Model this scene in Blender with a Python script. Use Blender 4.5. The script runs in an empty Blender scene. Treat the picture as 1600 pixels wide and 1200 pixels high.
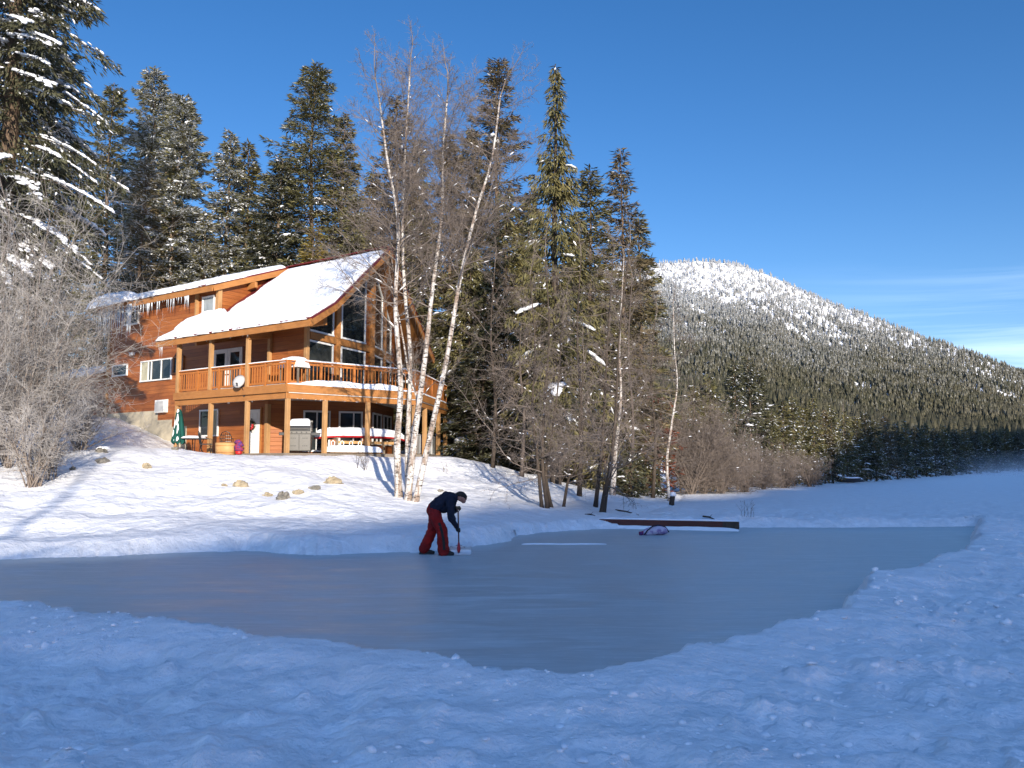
import bpy, math, random
import numpy as np
from mathutils import Vector, Matrix
R = math.radians
random.seed(11)
scene = bpy.context.scene
COL = scene.collection
FPX = 1291.0
PITCH = R(5.53)
CZ = 1.9

# ------------------------------------------------------------------ camera maths (photo pixel -> place)
def ray(px, py):
    dx = (px - 800) / FPX
    dz = (600 - py) / FPX
    return np.array([dx, math.cos(PITCH) - dz * math.sin(PITCH), math.sin(PITCH) + dz * math.cos(PITCH)])

def at(px, py, Y):
    d = ray(px, py)
    t = Y / d[1]
    return np.array([d[0] * t, Y, CZ + d[2] * t])

def onz(px, py, z):
    d = ray(px, py)
    t = (z - CZ) / d[2]
    return np.array([d[0] * t, d[1] * t, z])

# ------------------------------------------------------------------ object helpers
def link(o, parent=None):
    COL.objects.link(o)
    if parent is not None:
        o.parent = parent
    return o

def tag(o, label=None, cat=None, group=None, kind=None):
    if label: o['label'] = label
    if cat: o['category'] = cat
    if group: o['group'] = group
    if kind: o['kind'] = kind
    return o

def thing(name, label, cat, loc=(0, 0, 0), rz=0.0, group=None):
    o = bpy.data.objects.new(name, None)
    o.empty_display_size = .3
    o.location = loc
    o.rotation_euler = (0, 0, rz)
    link(o)
    return tag(o, label, cat, group)

def mesh_np(name, V, F, mats, parent=None, smooth=False, mi=None, loc=None):
    """one mesh object out of numpy vertices and a list of (n,k) face arrays"""
    V = np.asarray(V, dtype=np.float32).reshape(-1, 3)
    if not isinstance(F, (list, tuple)): F = [F]
    F = [np.asarray(f, dtype=np.int32) for f in F if len(f)]
    me = bpy.data.meshes.new(name)
    me.vertices.add(len(V))
    me.vertices.foreach_set('co', V.ravel())
    nl = sum(f.size for f in F)
    npoly = sum(len(f) for f in F)
    me.loops.add(nl)
    me.polygons.add(npoly)
    me.loops.foreach_set('vertex_index', np.concatenate([f.ravel() for f in F]))
    tot = np.concatenate([np.full(len(f), f.shape[1], dtype=np.int32) for f in F])
    st = np.concatenate([[0], np.cumsum(tot)[:-1]]).astype(np.int32)
    me.polygons.foreach_set('loop_start', st)
    me.polygons.foreach_set('loop_total', tot)
    if mi is not None:
        me.polygons.foreach_set('material_index', np.asarray(mi, dtype=np.int32))
    if smooth:
        me.polygons.foreach_set('use_smooth', np.ones(npoly, dtype=bool))
    if not isinstance(mats, (list, tuple)): mats = [mats]
    for m in mats: me.materials.append(m)
    me.update(calc_edges=True)
    o = bpy.data.objects.new(name, me)
    if loc is not None: o.location = loc
    return link(o, parent)

class MB:
    """collects boxes, bars, tubes, lathes into ONE mesh"""
    def __init__(s):
        s.v = []; s.f = []; s.m = []; s.cur = 0
    def add(s, vs, fs):
        b = len(s.v)
        s.v += [tuple(map(float, p)) for p in vs]
        for f in fs:
            s.f.append([b + i for i in f]); s.m.append(s.cur)
    def hexa(s, p):   # 8 corners: 0-3 bottom ring, 4-7 top ring
        s.add(p, [(3, 2, 1, 0), (4, 5, 6, 7), (0, 1, 5, 4), (1, 2, 6, 5), (2, 3, 7, 6), (3, 0, 4, 7)])
    def box(s, c, d, rz=0.0):
        cx, cy, cz = c; hx, hy, hz = d[0] / 2, d[1] / 2, d[2] / 2
        cs, sn = math.cos(rz), math.sin(rz)
        pts = []
        for z in (-hz, hz):
            for x, y in ((-hx, -hy), (hx, -hy), (hx, hy), (-hx, hy)):
                pts.append((cx + x * cs - y * sn, cy + x * sn + y * cs, cz + z))
        s.hexa(pts)
    def bar(s, a, b, w, h):   # square bar between two points; w across, h up
        a = Vector(a); b = Vector(b); d = (b - a).normalized()
        up = Vector((0, 0, 1)) if abs(d.z) < .95 else Vector((1, 0, 0))
        sx = d.cross(up).normalized() * (w / 2); uy = sx.cross(d).normalized() * (h / 2)
        s.hexa([a - sx - uy, a + sx - uy, b + sx - uy, b - sx - uy, a - sx + uy, a + sx + uy, b + sx + uy, b - sx + uy])
    def prism(s, poly, z0, z1):
        n = len(poly)
        vs = [(p[0], p[1], z0) for p in poly] + [(p[0], p[1], z1) for p in poly]
        fs = [tuple(reversed(range(n))), tuple(range(n, 2 * n))] + [(i, (i + 1) % n, n + (i + 1) % n, n + i) for i in range(n)]
        s.add(vs, fs)
    def slab(s, top, bot):   # matching rings
        n = len(top)
        s.add(list(bot) + list(top), [tuple(reversed(range(n))), tuple(range(n, 2 * n))] + [(i, (i + 1) % n, n + (i + 1) % n, n + i) for i in range(n)])
    def tube(s, pts, rad, k=8, cap=True):
        pts = [Vector(p) for p in pts]
        if not isinstance(rad, (list, tuple)): rad = [rad] * len(pts)
        n = len(pts); vs = []; ref = Vector((.31, .87, .4))
        for i in range(n):
            d = (pts[min(i + 1, n - 1)] - pts[max(i - 1, 0)]).normalized()
            x = d.cross(ref).normalized(); y = d.cross(x)
            for j in range(k):
                a = 2 * math.pi * j / k
                vs.append(pts[i] + (x * math.cos(a) + y * math.sin(a)) * rad[i])
        fs = []
        for i in range(n - 1):
            for j in range(k):
                fs.append((i * k + j, i * k + (j + 1) % k, (i + 1) * k + (j + 1) % k, (i + 1) * k + j))
        if cap:
            fs.append(tuple(reversed(range(k)))); fs.append(tuple(range((n - 1) * k, n * k)))
        s.add(vs, fs)
    def lathe(s, c, prof, k=16):   # prof = [(r,z)...]
        vs = []; n = len(prof)
        for r, z in prof:
            for j in range(k):
                a = 2 * math.pi * j / k
                vs.append((c[0] + r * math.cos(a), c[1] + r * math.sin(a), c[2] + z))
        fs = [(i * k + j, i * k + (j + 1) % k, (i + 1) * k + (j + 1) % k, (i + 1) * k + j) for i in range(n - 1) for j in range(k)]
        fs += [tuple(reversed(range(k))), tuple(range((n - 1) * k, n * k))]
        s.add(vs, fs)
    def build(s, name, mats, parent=None, smooth=False, loc=None, bevel=0):
        me = bpy.data.meshes.new(name)
        me.from_pydata(s.v, [], s.f)
        if not isinstance(mats, (list, tuple)): mats = [mats]
        for m in mats: me.materials.append(m)
        for p, i in zip(me.polygons, s.m):
            p.material_index = i; p.use_smooth = smooth
        o = bpy.data.objects.new(name, me)
        if loc is not None: o.location = loc
        if bevel:
            b = o.modifiers.new('bevel', 'BEVEL'); b.width = bevel; b.segments = 2; b.limit_method = 'ANGLE'
        return link(o, parent)

# ------------------------------------------------------------------ noise on arrays
def _hash(ix, iy, seed):
    h = (ix.astype(np.int64) * 374761393 + iy.astype(np.int64) * 668265263 + seed * 1274126177) & 0xFFFFFFFF
    h = ((h ^ (h >> 13)) * 1274126177) & 0xFFFFFFFF
    return ((h ^ (h >> 16)) & 0xFFFF) / 65535.0

def vnoise(x, y, seed=0):
    ix = np.floor(x); iy = np.floor(y); fx = x - ix; fy = y - iy
    fx = fx * fx * (3 - 2 * fx); fy = fy * fy * (3 - 2 * fy)
    a = _hash(ix, iy, seed); b = _hash(ix + 1, iy, seed); c = _hash(ix, iy + 1, seed); d = _hash(ix + 1, iy + 1, seed)
    return (a * (1 - fx) + b * fx) * (1 - fy) + (c * (1 - fx) + d * fx) * fy

def fbm(x, y, seed=0, oct=4, gain=.5):
    t = 0; a = 1; n = 0
    for i in range(oct):
        t = t + a * vnoise(x * 2 ** i + 17.3 * i, y * 2 ** i - 9.1 * i, seed + i); n += a; a *= gain
    return t / n

def sstep(a, b, x):
    t = np.clip((x - a) / (b - a), 0, 1)
    return t * t * (3 - 2 * t)

def inpoly(x, y, poly):
    r = np.zeros(np.shape(x), dtype=bool); n = len(poly)
    for i in range(n):
        x0, y0 = poly[i]; x1, y1 = poly[(i + 1) % n]
        if y0 == y1: continue
        c = ((y0 > y) != (y1 > y)) & (x < (x1 - x0) * (y - y0) / (y1 - y0) + x0)
        r ^= c
    return r

def segdist(x, y, line, closed=False):
    d = np.full(np.shape(x), 1e9); n = len(line)
    for i in range(n if closed else n - 1):
        x0, y0 = line[i]; x1, y1 = line[(i + 1) % n]
        vx, vy = x1 - x0, y1 - y0; l2 = vx * vx + vy * vy + 1e-9
        t = np.clip(((x - x0) * vx + (y - y0) * vy) / l2, 0, 1)
        d = np.minimum(d, np.hypot(x - x0 - t * vx, y - y0 - t * vy))
    return d

def smooth_path(pts, n=5):
    P = np.array(pts, float); t = np.linspace(0, 1, len(P)); T = np.linspace(0, 1, (len(P) - 1) * n + 1); out = []
    for k in range(3):
        m = np.gradient(P[:, k], t); i = np.clip(np.searchsorted(t, T, side='right') - 1, 0, len(P) - 2); h = t[i + 1] - t[i]; u = (T - t[i]) / h
        out.append((2 * u**3 - 3 * u**2 + 1) * P[i, k] + (u**3 - 2 * u**2 + u) * h * m[i] + (-2 * u**3 + 3 * u**2) * P[i + 1, k] + (u**3 - u**2) * h * m[i + 1])
    return np.column_stack(out)
# ------------------------------------------------------------------ materials
MATS = {}
class Nodes:
    def __init__(s, name):
        s.m = bpy.data.materials.new(name); s.m.use_nodes = True
        s.nt = s.m.node_tree; s.b = s.nt.nodes['Principled BSDF']; MATS[name] = s.m
    def n(s, t, **kw):
        o = s.nt.nodes.new('ShaderNode' + t)
        for k, v in kw.items(): setattr(o, k, v)
        return o
    def l(s, a, b): s.nt.links.new(a, b)
    def put(s, sock, v):
        if isinstance(v, bpy.types.NodeSocket): s.l(v, sock)
        else: sock.default_value = v
    def coord(s, scale=(1, 1, 1), what='Object'):
        t = s.n('TexCoord'); mp = s.n('Mapping'); mp.inputs['Scale'].default_value = scale
        s.l(t.outputs[what], mp.inputs['Vector']); return mp.outputs['Vector']
    def noise(s, vec, scale, detail=4, rough=.55, dist=0):
        o = s.n('TexNoise'); s.l(vec, o.inputs['Vector'])
        o.inputs['Scale'].default_value = scale; o.inputs['Detail'].default_value = detail
        o.inputs['Roughness'].default_value = rough; o.inputs['Distortion'].default_value = dist
        return o.outputs['Fac']
    def ramp(s, fac, stops):
        o = s.n('ValToRGB'); s.l(fac, o.inputs['Fac']); el = o.color_ramp.elements
        while len(el) < len(stops): el.new(.5)
        for e, (p, c) in zip(el, stops):
            e.position = p; e.color = (c[0], c[1], c[2], 1) if hasattr(c, '__len__') else (c, c, c, 1)
        return o.outputs['Color']
    def mix(s, fac, a, b, blend='MIX'):
        o = s.n('Mix', data_type='RGBA', blend_type=blend)
        s.put(o.inputs[0], fac)
        for sock, v in ((o.inputs[6], a), (o.inputs[7], b)):
            s.put(sock, v if isinstance(v, bpy.types.NodeSocket) else (v[0], v[1], v[2], 1))
        return o.outputs[2]
    def math(s, op, a, b=0.0, c=None):
        o = s.n('Math', operation=op); s.put(o.inputs[0], a); s.put(o.inputs[1], b)
        if c is not None: s.put(o.inputs[2], c)
        return o.outputs[0]
    def bump(s, h, strength=.5, dist=.02, prev=None):
        o = s.n('Bump'); s.l(h, o.inputs['Height']); o.inputs['Strength'].default_value = strength
        o.inputs['Distance'].default_value = dist
        if prev is not None: s.l(prev, o.inputs['Normal'])
        return o.outputs['Normal']
    def out(s, color=None, rough=.6, normal=None, spec=.3, metal=0):
        b = s.b
        if color is not None: s.put(b.inputs['Base Color'], color if isinstance(color, bpy.types.NodeSocket) else (*color[:3], 1))
        s.put(b.inputs['Roughness'], rough); s.put(b.inputs['Specular IOR Level'], spec); s.put(b.inputs['Metallic'], metal)
        if normal is not None: s.l(normal, b.inputs['Normal'])
        return s.m

def simple(name, c1, c2=None, scale=6, rough=.6, spec=.3, metal=0, bump=0, bscale=None, bdist=.01, stretch=(1, 1, 1), lo=.35, hi=.65):
    N = Nodes(name); v = N.coord(stretch)
    c2 = c2 or tuple(x * .8 for x in c1)
    f = N.noise(v, scale, 5)
    col = N.ramp(f, [(lo, c1), (hi, c2)])
    nm = None
    if bump: nm = N.bump(N.noise(v, bscale or scale * 3, 5), bump, bdist)
    return N.out(col, rough, nm, spec, metal)

# snow on the ground: trodden, crusted
N = Nodes('snow_ground'); v = N.coord()
f1 = N.noise(v, .35, 4); f2 = N.noise(v, 2.6, 6, .6); f3 = N.noise(v, 14, 4)
vo = N.n('TexVoronoi'); N.l(v, vo.inputs['Vector']); vo.inputs['Scale'].default_value = 3.1; vo.feature = 'SMOOTH_F1'
vo.inputs['Randomness'].default_value = 1
nm = N.bump(f2, .7, .16); nm = N.bump(vo.outputs['Distance'], .35, .08, nm); nm = N.bump(f3, .4, .02, nm)
st_ = N.noise(N.coord((1, 2.2, 1)), 1.9, 6, .62, .4); c0 = N.ramp(f1, [(.3, (.92, .92, .93)), (.7, (.87, .88, .90))])
N.out(N.mix(N.ramp(st_, [(.46, 0), (.66, 1)]), tuple(x * .86 for x in (.92, .92, .93)), c0), .55, nm, .25)
# clean snow lying on roofs, rails and branches
N = Nodes('snow'); v = N.coord()
nm = N.bump(N.noise(v, 5, 5), .35, .04)
N.out(N.ramp(N.noise(v, 2, 3), [(.3, (.88, .89, .91)), (.7, (.8, .82, .86))]), .55, nm, .25)
# rink ice: grey blue, shovelled, frosted in sweeps
N = Nodes('ice'); v = N.coord((.35, 1.6, 1)); v2 = N.coord((.12, .35, 1)); v3 = N.coord((1, 1, 1))
sw = N.noise(v, 2.2, 6, .6, .6); big = N.noise(v2, 1.3, 4, .55, .4); fine = N.noise(v3, 40, 3)
c = N.mix(N.ramp(sw, [(.42, 0), (.72, 1)]), (.36, .42, .43), (.60, .63, .63))
c = N.mix(N.ramp(big, [(.35, 0), (.7, .75)]), c, (.42, .46, .46))
for rz_, sc_i in ((.5, 3.1), (-.35, 2.3), (1.3, 2.7)):   # skate and shovel scratches
    t_ = N.n('TexCoord'); m_ = N.n('Mapping'); m_.inputs['Rotation'].default_value = (0, 0, rz_); m_.inputs['Scale'].default_value = (.22, 5.5, 1); N.l(t_.outputs['Object'], m_.inputs['Vector'])
    c = N.mix(N.ramp(N.noise(m_.outputs['Vector'], sc_i, 2, .5, .3), [(.485, 0), (.5, .30), (.515, 0)]), c, (.74, .77, .78))
nm = N.bump(sw, .08, .02); nm = N.bump(fine, .06, .004, nm)
N.out(c, N.ramp(sw, [(.3, .30), (.7, .55)]), nm, .35)

def siding(name, c1, c2, c3, pitch, vertical=False):
    N = Nodes(name); t = N.n('TexCoord'); sp = N.n('SeparateXYZ'); N.l(t.outputs['Object'], sp.inputs[0])
    if vertical:
        k = N.math('ADD', N.math('MULTIPLY', sp.outputs['X'], 1.0), N.math('MULTIPLY', sp.outputs['Y'], .62))
    else: k = sp.outputs['Z']
    q = N.math('DIVIDE', k, pitch); fl = N.math('FLOOR', q); fr = N.math('FRACT', q)
    # board ends: staggered butt joints along the wall
    along = N.math('ADD', N.math('MULTIPLY', N.math('ADD', sp.outputs['X'], N.math('MULTIPLY', sp.outputs['Y'], .9)), .33), N.math('MULTIPLY', fl, .37))
    seg = N.math('FLOOR', along)
    cb = N.n('CombineXYZ'); N.l(fl, cb.inputs[0]); N.l(seg, cb.inputs[1])
    wn = N.n('TexWhiteNoise', noise_dimensions='2D'); N.l(cb.outputs[0], wn.inputs['Vector'])
    mp = N.n('Mapping'); N.l(t.outputs['Object'], mp.inputs['Vector'])
    mp.inputs['Scale'].default_value = (9, 9, .5) if vertical else (.6, .6, 16)
    gr = N.noise(mp.outputs['Vector'], 2.0, 6, .6, .3)
    stain = N.noise(N.coord((.5, .5, .5)), 1.1, 4)
    c = N.mix(wn.outputs['Value'], c1, c2)
    c = N.mix(N.ramp(gr, [(.4, 0), (.75, .75)]), c, c3)
    c = N.mix(N.ramp(stain, [(.5, 0), (.75, .5)]), c, c3)
    gap = N.ramp(fr, [(.0, 0), (.07, 1)])
    c = N.mix(gap, tuple(x * .25 for x in c3), c)
    nm = N.bump(gap, .7, .012); nm = N.bump(gr, .2, .004, nm)
    return N.out(c, .5, nm, .35)
siding('cedar_siding', (.39, .130, .032), (.27, .078, .018), (.15, .044, .012), .19)
siding('cedar_board', (.40, .15, .042), (.33, .115, .03), (.24, .08, .02), .15, True)
siding('deck_plank', (.36, .28, .20), (.30, .23, .17), (.22, .17, .13), .14, True)
def wood(name, c1, c2, stretch=(6, 6, .5), rough=.55):
    N = Nodes(name); v = N.coord(stretch)
    f = N.noise(v, 3, 6, .62, .5); g = N.noise(N.coord(), 1.7, 3)
    c = N.ramp(f, [(.3, c1), (.7, c2)])
    c = N.mix(N.ramp(g, [(.45, 0), (.75, .4)]), c, tuple(x * .55 for x in c2))
    return N.out(c, rough, N.bump(f, .3, .006), .3)
wood('cedar_beam', (.42, .19, .06), (.32, .13, .038), (.8, .8, 12))
wood('cedar_post', (.46, .27, .12), (.36, .19, .08))
wood('cedar_rail', (.45, .165, .042), (.34, .115, .028))
wood('plank_red', (.12, .036, .026), (.075, .024, .018), (.6, 6, 6))
wood('grey_wood', (.22, .18, .14), (.14, .115, .09), (.8, 8, 8))
wood('plywood', (.55, .32, .13), (.45, .25, .10), (1, 1, 8))
simple('roof_metal', (.16, .018, .022), (.11, .014, .017), 3, .35, .5)
simple('concrete', (.50, .44, .33), (.42, .37, .28), 3, .8, .2, 0, .3, 20)
simple('white_paint', (.78, .78, .76), (.70, .70, .69), 4, .4, .4)
simple('ice_clear', (.66, .72, .78), (.55, .62, .70), 8, .12, .6)
N = Nodes('glass'); v = N.coord()
N.out(N.ramp(N.noise(v, .8, 2), [(.35, (.012, .016, .018)), (.7, (.045, .05, .05))]), .04, N.bump(N.noise(v, 1.2, 2), .02, .02), .6)
simple('curtain', (.46, .44, .33), (.36, .35, .26), 9, .8, .2, stretch=(6, 6, .4))
simple('steel', (.115, .11, .10), (.085, .08, .075), 14, .38, .5, .35, stretch=(1, 1, 9))
simple('dark_plastic', (.018, .018, .02), (.03, .03, .032), 8, .45, .4)
simple('black_iron', (.012, .012, .013), (.02, .02, .02), 12, .4, .5)
simple('green_canvas', (.012, .085, .070), (.008, .055, .047), 5, .8, .15, 0, .4, 9, .03, (1, 1, .25))
simple('red_paint', (.42, .018, .02), (.33, .014, .018), 7, .4, .4)
simple('pink_cloth', (.26, .03, .06), (.07, .04, .16), 9, .8, .15, lo=.45, hi=.55)
simple('lilac_cloth', (.50, .45, .56), (.24, .17, .33), 7, .75, .2, 0, .3, 12, .02, lo=.5, hi=.62)
simple('navy_cloth', (.012, .014, .026), (.020, .022, .038), 9, .8, .15, 0, .5, 11, .03)
simple('red_cloth', (.26, .012, .011), (.17, .009, .009), 6, .75, .2, 0, .5, 9, .03)
simple('stripe_black', (.02, .02, .022), None, 6, .7, .2)
simple('skin', (.42, .20, .14), (.36, .16, .11), 9, .5, .35)
simple('hair', (.022, .016, .012), (.012, .009, .008), 40, .6, .3, stretch=(1, 1, .4))
simple('glove_leather', (.15, .125, .085), (.09, .075, .05), 20, .7, .2)
simple('boot_rubber', (.016, .015, .015), (.028, .026, .024), 12, .55, .3)
simple('rock', (.40, .33, .22), (.24, .20, .14), 5, .85, .2, 0, .6, 12, .03)
simple('grey_rock', (.24, .22, .19), (.15, .14, .12), 5, .85, .2, 0, .6, 12, .03)
simple('aluminium', (.62, .63, .65), (.52, .53, .55), 12, .4, .5, .3)
simple('dish_grey', (.50, .50, .50), (.42, .42, .42), 6, .45, .4)
N = Nodes('plastic_sheet'); v = N.coord((1, 1, .3))
N.out(N.ramp(N.noise(v, 4, 4), [(.35, (.34, .38, .40)), (.7, (.22, .25, .27))]), .22, N.bump(N.noise(v, 6, 3), .3, .03), .5)
# bark and twigs
N = Nodes('birch_bark'); v = N.coord((3, 3, 9)); v2 = N.coord((5, 5, 1.2))
lent = N.ramp(N.noise(v, 2.2, 4, .6), [(.54, 0), (.60, 1)])
patch = N.ramp(N.noise(v2, 1.4, 5, .65), [(.45, 0), (.58, .9)])
c = N.mix(N.noise(N.coord(), 3, 3), (.44, .41, .38), (.60, .57, .53))
c = N.mix(patch, c, (.22, .155, .115)); c = N.mix(lent, c, (.07, .055, .045))
N.out(c, .75, N.bump(lent, .4, .01), .2)
simple('brown_bark', (.19, .135, .095), (.10, .072, .052), 5, .9, .1, 0, .7, 14, .03, (3, 3, .6))
simple('pale_bark', (.34, .26, .19), (.22, .165, .12), 5, .9, .1, 0, .6, 14, .03, (3, 3, .6))
simple('dark_bark', (.085, .065, .05), (.05, .04, .033), 5, .9, .1, 0, .7, 14, .03, (3, 3, .6))
simple('twig', (.225, .185, .158), (.15, .122, .104), 1.5, .85, .15)
simple('twig_dark', (.12, .095, .08), (.08, .064, .055), 1.5, .85, .15)
simple('frost_twig', (.46, .43, .40), (.30, .27, .245), 1.3, .8, .2)
simple('rust_needles', (.16, .045, .022), (.09, .028, .016), 2, .8, .1)
def foliage(name, c1, c2, c3):
    N = Nodes(name); g = N.n('NewGeometry'); f = N.noise(N.coord(), .55, 3, .6)
    c = N.mix(g.outputs['Random Per Island'], c1, c2)
    c = N.mix(N.ramp(f, [(.38, 0), (.68, .8)]), c, c3)
    m = N.out(c, .65, None, .25)
    return m
foliage('fir_green', (.120, .112, .045), (.195, .170, .068), (.085, .086, .040))
foliage('fir_olive', (.122, .108, .042), (.185, .155, .060), (.080, .078, .034))
foliage('fir_yellow', (.17, .13, .03), (.22, .16, .04), (.12, .10, .028))
foliage('fir_brown', (.140, .108, .058), (.195, .148, .078), (.095, .080, .042))
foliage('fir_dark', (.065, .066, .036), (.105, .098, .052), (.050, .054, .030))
# forest far up the mountain: rime whitens it with height
N = Nodes('hill_needles'); g = N.n('NewGeometry'); t = N.n('TexCoord'); sp = N.n('SeparateXYZ'); N.l(t.outputs['Object'], sp.inputs[0])
c = N.mix(g.outputs['Random Per Island'], (.036, .038, .024), (.090, .080, .046))
f = N.noise(N.coord(), .02, 4)
c = N.mix(N.ramp(f, [(.42, 0), (.65, .7)]), c, (.095, .085, .058))
hz = N.math('ADD', N.math('DIVIDE', sp.outputs['Z'], 380.0), N.math('MULTIPLY', N.math('SUBTRACT', N.noise(N.coord(), .012, 4), .5), .5))
hz = N.math('ADD', hz, N.math('MULTIPLY', N.math('SUBTRACT', g.outputs['Random Per Island'], .5), .30))
c = N.mix(N.ramp(hz, [(.25, .0), (.5, .18), (.85, .75)]), c, (.40, .42, .44))
c = N.mix(N.math('MULTIPLY', N.ramp(N.noise(N.coord(), .55, 3, .7), [(.56, 0), (.66, .6)]), N.ramp(hz, [(.2, .05), (.5, 1)])), c, (.66, .68, .70))
N.out(c, .8, None, .1)
N = Nodes('mountain_snow'); v = N.coord()
f = N.noise(v, .02, 6, .6)
N.out(N.ramp(f, [(.3, (.86, .87, .89)), (.75, (.72, .73, .75))]), .7, N.bump(N.noise(v, .05, 6), .6, 6), .1)
N = Nodes('ridge_forest'); v = N.coord()
N.out(N.ramp(N.noise(v, .12, 6, .65), [(.35, (.05, .055, .04)), (.5, (.2, .2, .19)), (.62, (.62, .63, .65))]), .9, None, .05)
N = Nodes('mist'); N.nt.nodes.remove(N.b)
pv = N.n('VolumePrincipled'); pv.inputs['Color'].default_value = (.93, .95, 1, 1); pv.inputs['Density'].default_value = .007
pv.inputs['Anisotropy'].default_value = .2
tcm = N.n('TexCoord'); spm = N.n('SeparateXYZ'); N.l(tcm.outputs['Object'], spm.inputs[0])   # thickest on the ice, thinning upwards and towards its rim
ex = N.math('DIVIDE', N.math('SUBTRACT', spm.outputs['X'], 158.0), 124.0); ey = N.math('DIVIDE', N.math('SUBTRACT', spm.outputs['Y'], 172.0), 90.0)
rr_ = N.math('ADD', N.math('MULTIPLY', ex, ex), N.math('MULTIPLY', ey, ey))
ed = N.n('MapRange'); ed.interpolation_type = 'SMOOTHSTEP'; N.l(rr_, ed.inputs[0]); ed.inputs[1].default_value = .35; ed.inputs[2].default_value = 1.0; ed.inputs[3].default_value = 1; ed.inputs[4].default_value = 0
hh_ = N.math('POWER', 2.718, N.math('MULTIPLY', spm.outputs['Z'], -.75))
N.l(N.math('MULTIPLY', N.math('MULTIPLY', ed.outputs[0], hh_), .022), pv.inputs['Density'])
N.l(pv.outputs[0], N.nt.nodes['Material Output'].inputs['Volume'])
# ================================================================== light, sky, camera
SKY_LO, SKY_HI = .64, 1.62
SUN_EL = R(15.0)
SUNH = np.array([.285, -.9585])                    # horizontal direction towards the sun (behind the camera, a little right)
w = bpy.data.worlds.new('World'); scene.world = w; w.use_nodes = True
nt = w.node_tree; bg = nt.nodes['Background']
sky = nt.nodes.new('ShaderNodeTexSky'); sky.sky_type = 'NISHITA'; sky.sun_disc = False
sky.sun_elevation = SUN_EL; sky.sun_rotation = math.atan2(SUNH[0], SUNH[1])
sky.altitude = 800; sky.air_density = 1.0; sky.dust_density = .25; sky.ozone_density = 2.6
tc = nt.nodes.new('ShaderNodeTexCoord'); mp = nt.nodes.new('ShaderNodeMapping')
mp.inputs['Scale'].default_value = (.8, .8, 9); mp.inputs['Rotation'].default_value = (R(0), R(-11), R(0))
nz = nt.nodes.new('ShaderNodeTexNoise'); nz.inputs['Scale'].default_value = 1.6; nz.inputs['Detail'].default_value = 7; nz.inputs['Roughness'].default_value = .6
nz.inputs['Distortion'].default_value = .8
rp = nt.nodes.new('ShaderNodeValToRGB'); rp.color_ramp.elements[0].position = .46; rp.color_ramp.elements[1].position = .74
mpb = nt.nodes.new('ShaderNodeSeparateXYZ'); rl = nt.nodes.new('ShaderNodeMapRange'); rx = nt.nodes.new('ShaderNodeMapRange')
rl.inputs['From Min'].default_value = .05; rl.inputs['From Max'].default_value = .23; rl.inputs['To Min'].default_value = 1; rl.inputs['To Max'].default_value = 0
rx.inputs['From Min'].default_value = .22; rx.inputs['From Max'].default_value = .52
m1 = nt.nodes.new('ShaderNodeMath'); m1.operation = 'MULTIPLY'; m2 = nt.nodes.new('ShaderNodeMath'); m2.operation = 'MULTIPLY'
mx = nt.nodes.new('ShaderNodeMix'); mx.data_type = 'RGBA'; mx.inputs[7].default_value = (5.5, 6.6, 8.0, 1)
L = nt.links.new
L(tc.outputs['Generated'], mp.inputs[0]); L(mp.outputs[0], nz.inputs['Vector']); L(nz.outputs['Fac'], rp.inputs[0])
L(tc.outputs['Generated'], mpb.inputs[0]); L(mpb.outputs['Z'], rl.inputs[0]); L(mpb.outputs['X'], rx.inputs[0])
hs = nt.nodes.new('ShaderNodeHueSaturation'); hs.inputs['Saturation'].default_value = 1.27; hs.inputs['Value'].default_value = 1.0
# added fill for shaded snow: sky brightened and warmed sunward, dimmed opposite
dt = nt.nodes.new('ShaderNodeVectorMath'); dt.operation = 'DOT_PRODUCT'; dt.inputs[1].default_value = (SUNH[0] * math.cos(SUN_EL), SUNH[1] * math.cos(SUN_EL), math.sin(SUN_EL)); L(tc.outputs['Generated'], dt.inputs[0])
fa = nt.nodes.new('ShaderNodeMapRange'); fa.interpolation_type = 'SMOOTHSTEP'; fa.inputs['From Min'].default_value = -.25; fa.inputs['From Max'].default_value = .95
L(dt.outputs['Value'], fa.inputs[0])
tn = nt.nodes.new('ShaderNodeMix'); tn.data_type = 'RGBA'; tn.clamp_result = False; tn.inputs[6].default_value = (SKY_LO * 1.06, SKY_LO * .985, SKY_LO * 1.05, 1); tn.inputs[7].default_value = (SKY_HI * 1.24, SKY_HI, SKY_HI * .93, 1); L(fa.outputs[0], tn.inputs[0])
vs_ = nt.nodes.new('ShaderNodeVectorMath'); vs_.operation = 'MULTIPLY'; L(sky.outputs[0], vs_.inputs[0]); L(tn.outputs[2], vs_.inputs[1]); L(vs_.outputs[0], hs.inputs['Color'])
L(rp.outputs[0], m1.inputs[0]); L(rl.outputs[0], m1.inputs[1]); L(m1.outputs[0], m2.inputs[0]); L(rx.outputs[0], m2.inputs[1])
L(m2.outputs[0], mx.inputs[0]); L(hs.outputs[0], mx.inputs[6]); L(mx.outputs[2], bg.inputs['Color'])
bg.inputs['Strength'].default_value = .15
sl = bpy.data.lights.new('sun', 'SUN'); sl.energy = 4.6; sl.angle = R(.53); sl.color = (1, .90, .76)
so = bpy.data.objects.new('sun', sl); link(so)
sv = Vector((SUNH[0] * math.cos(SUN_EL), SUNH[1] * math.cos(SUN_EL), math.sin(SUN_EL)))
so.rotation_euler = sv.to_track_quat('Z', 'Y').to_euler(); so.location = sv * 60
cam = bpy.data.cameras.new('camera'); cam.sensor_width = 36; cam.lens = 36 * FPX / 1600; cam.clip_end = 9000; cam.clip_start = .1
co = bpy.data.objects.new('camera', cam); link(co); co.location = (0, 0, CZ); co.rotation_euler = (R(90) + PITCH, 0, 0)
scene.camera = co
scene.view_settings.view_transform = 'Standard'; scene.view_settings.look = 'None'
scene.view_settings.exposure = .80; scene.view_settings.gamma = 1
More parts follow.
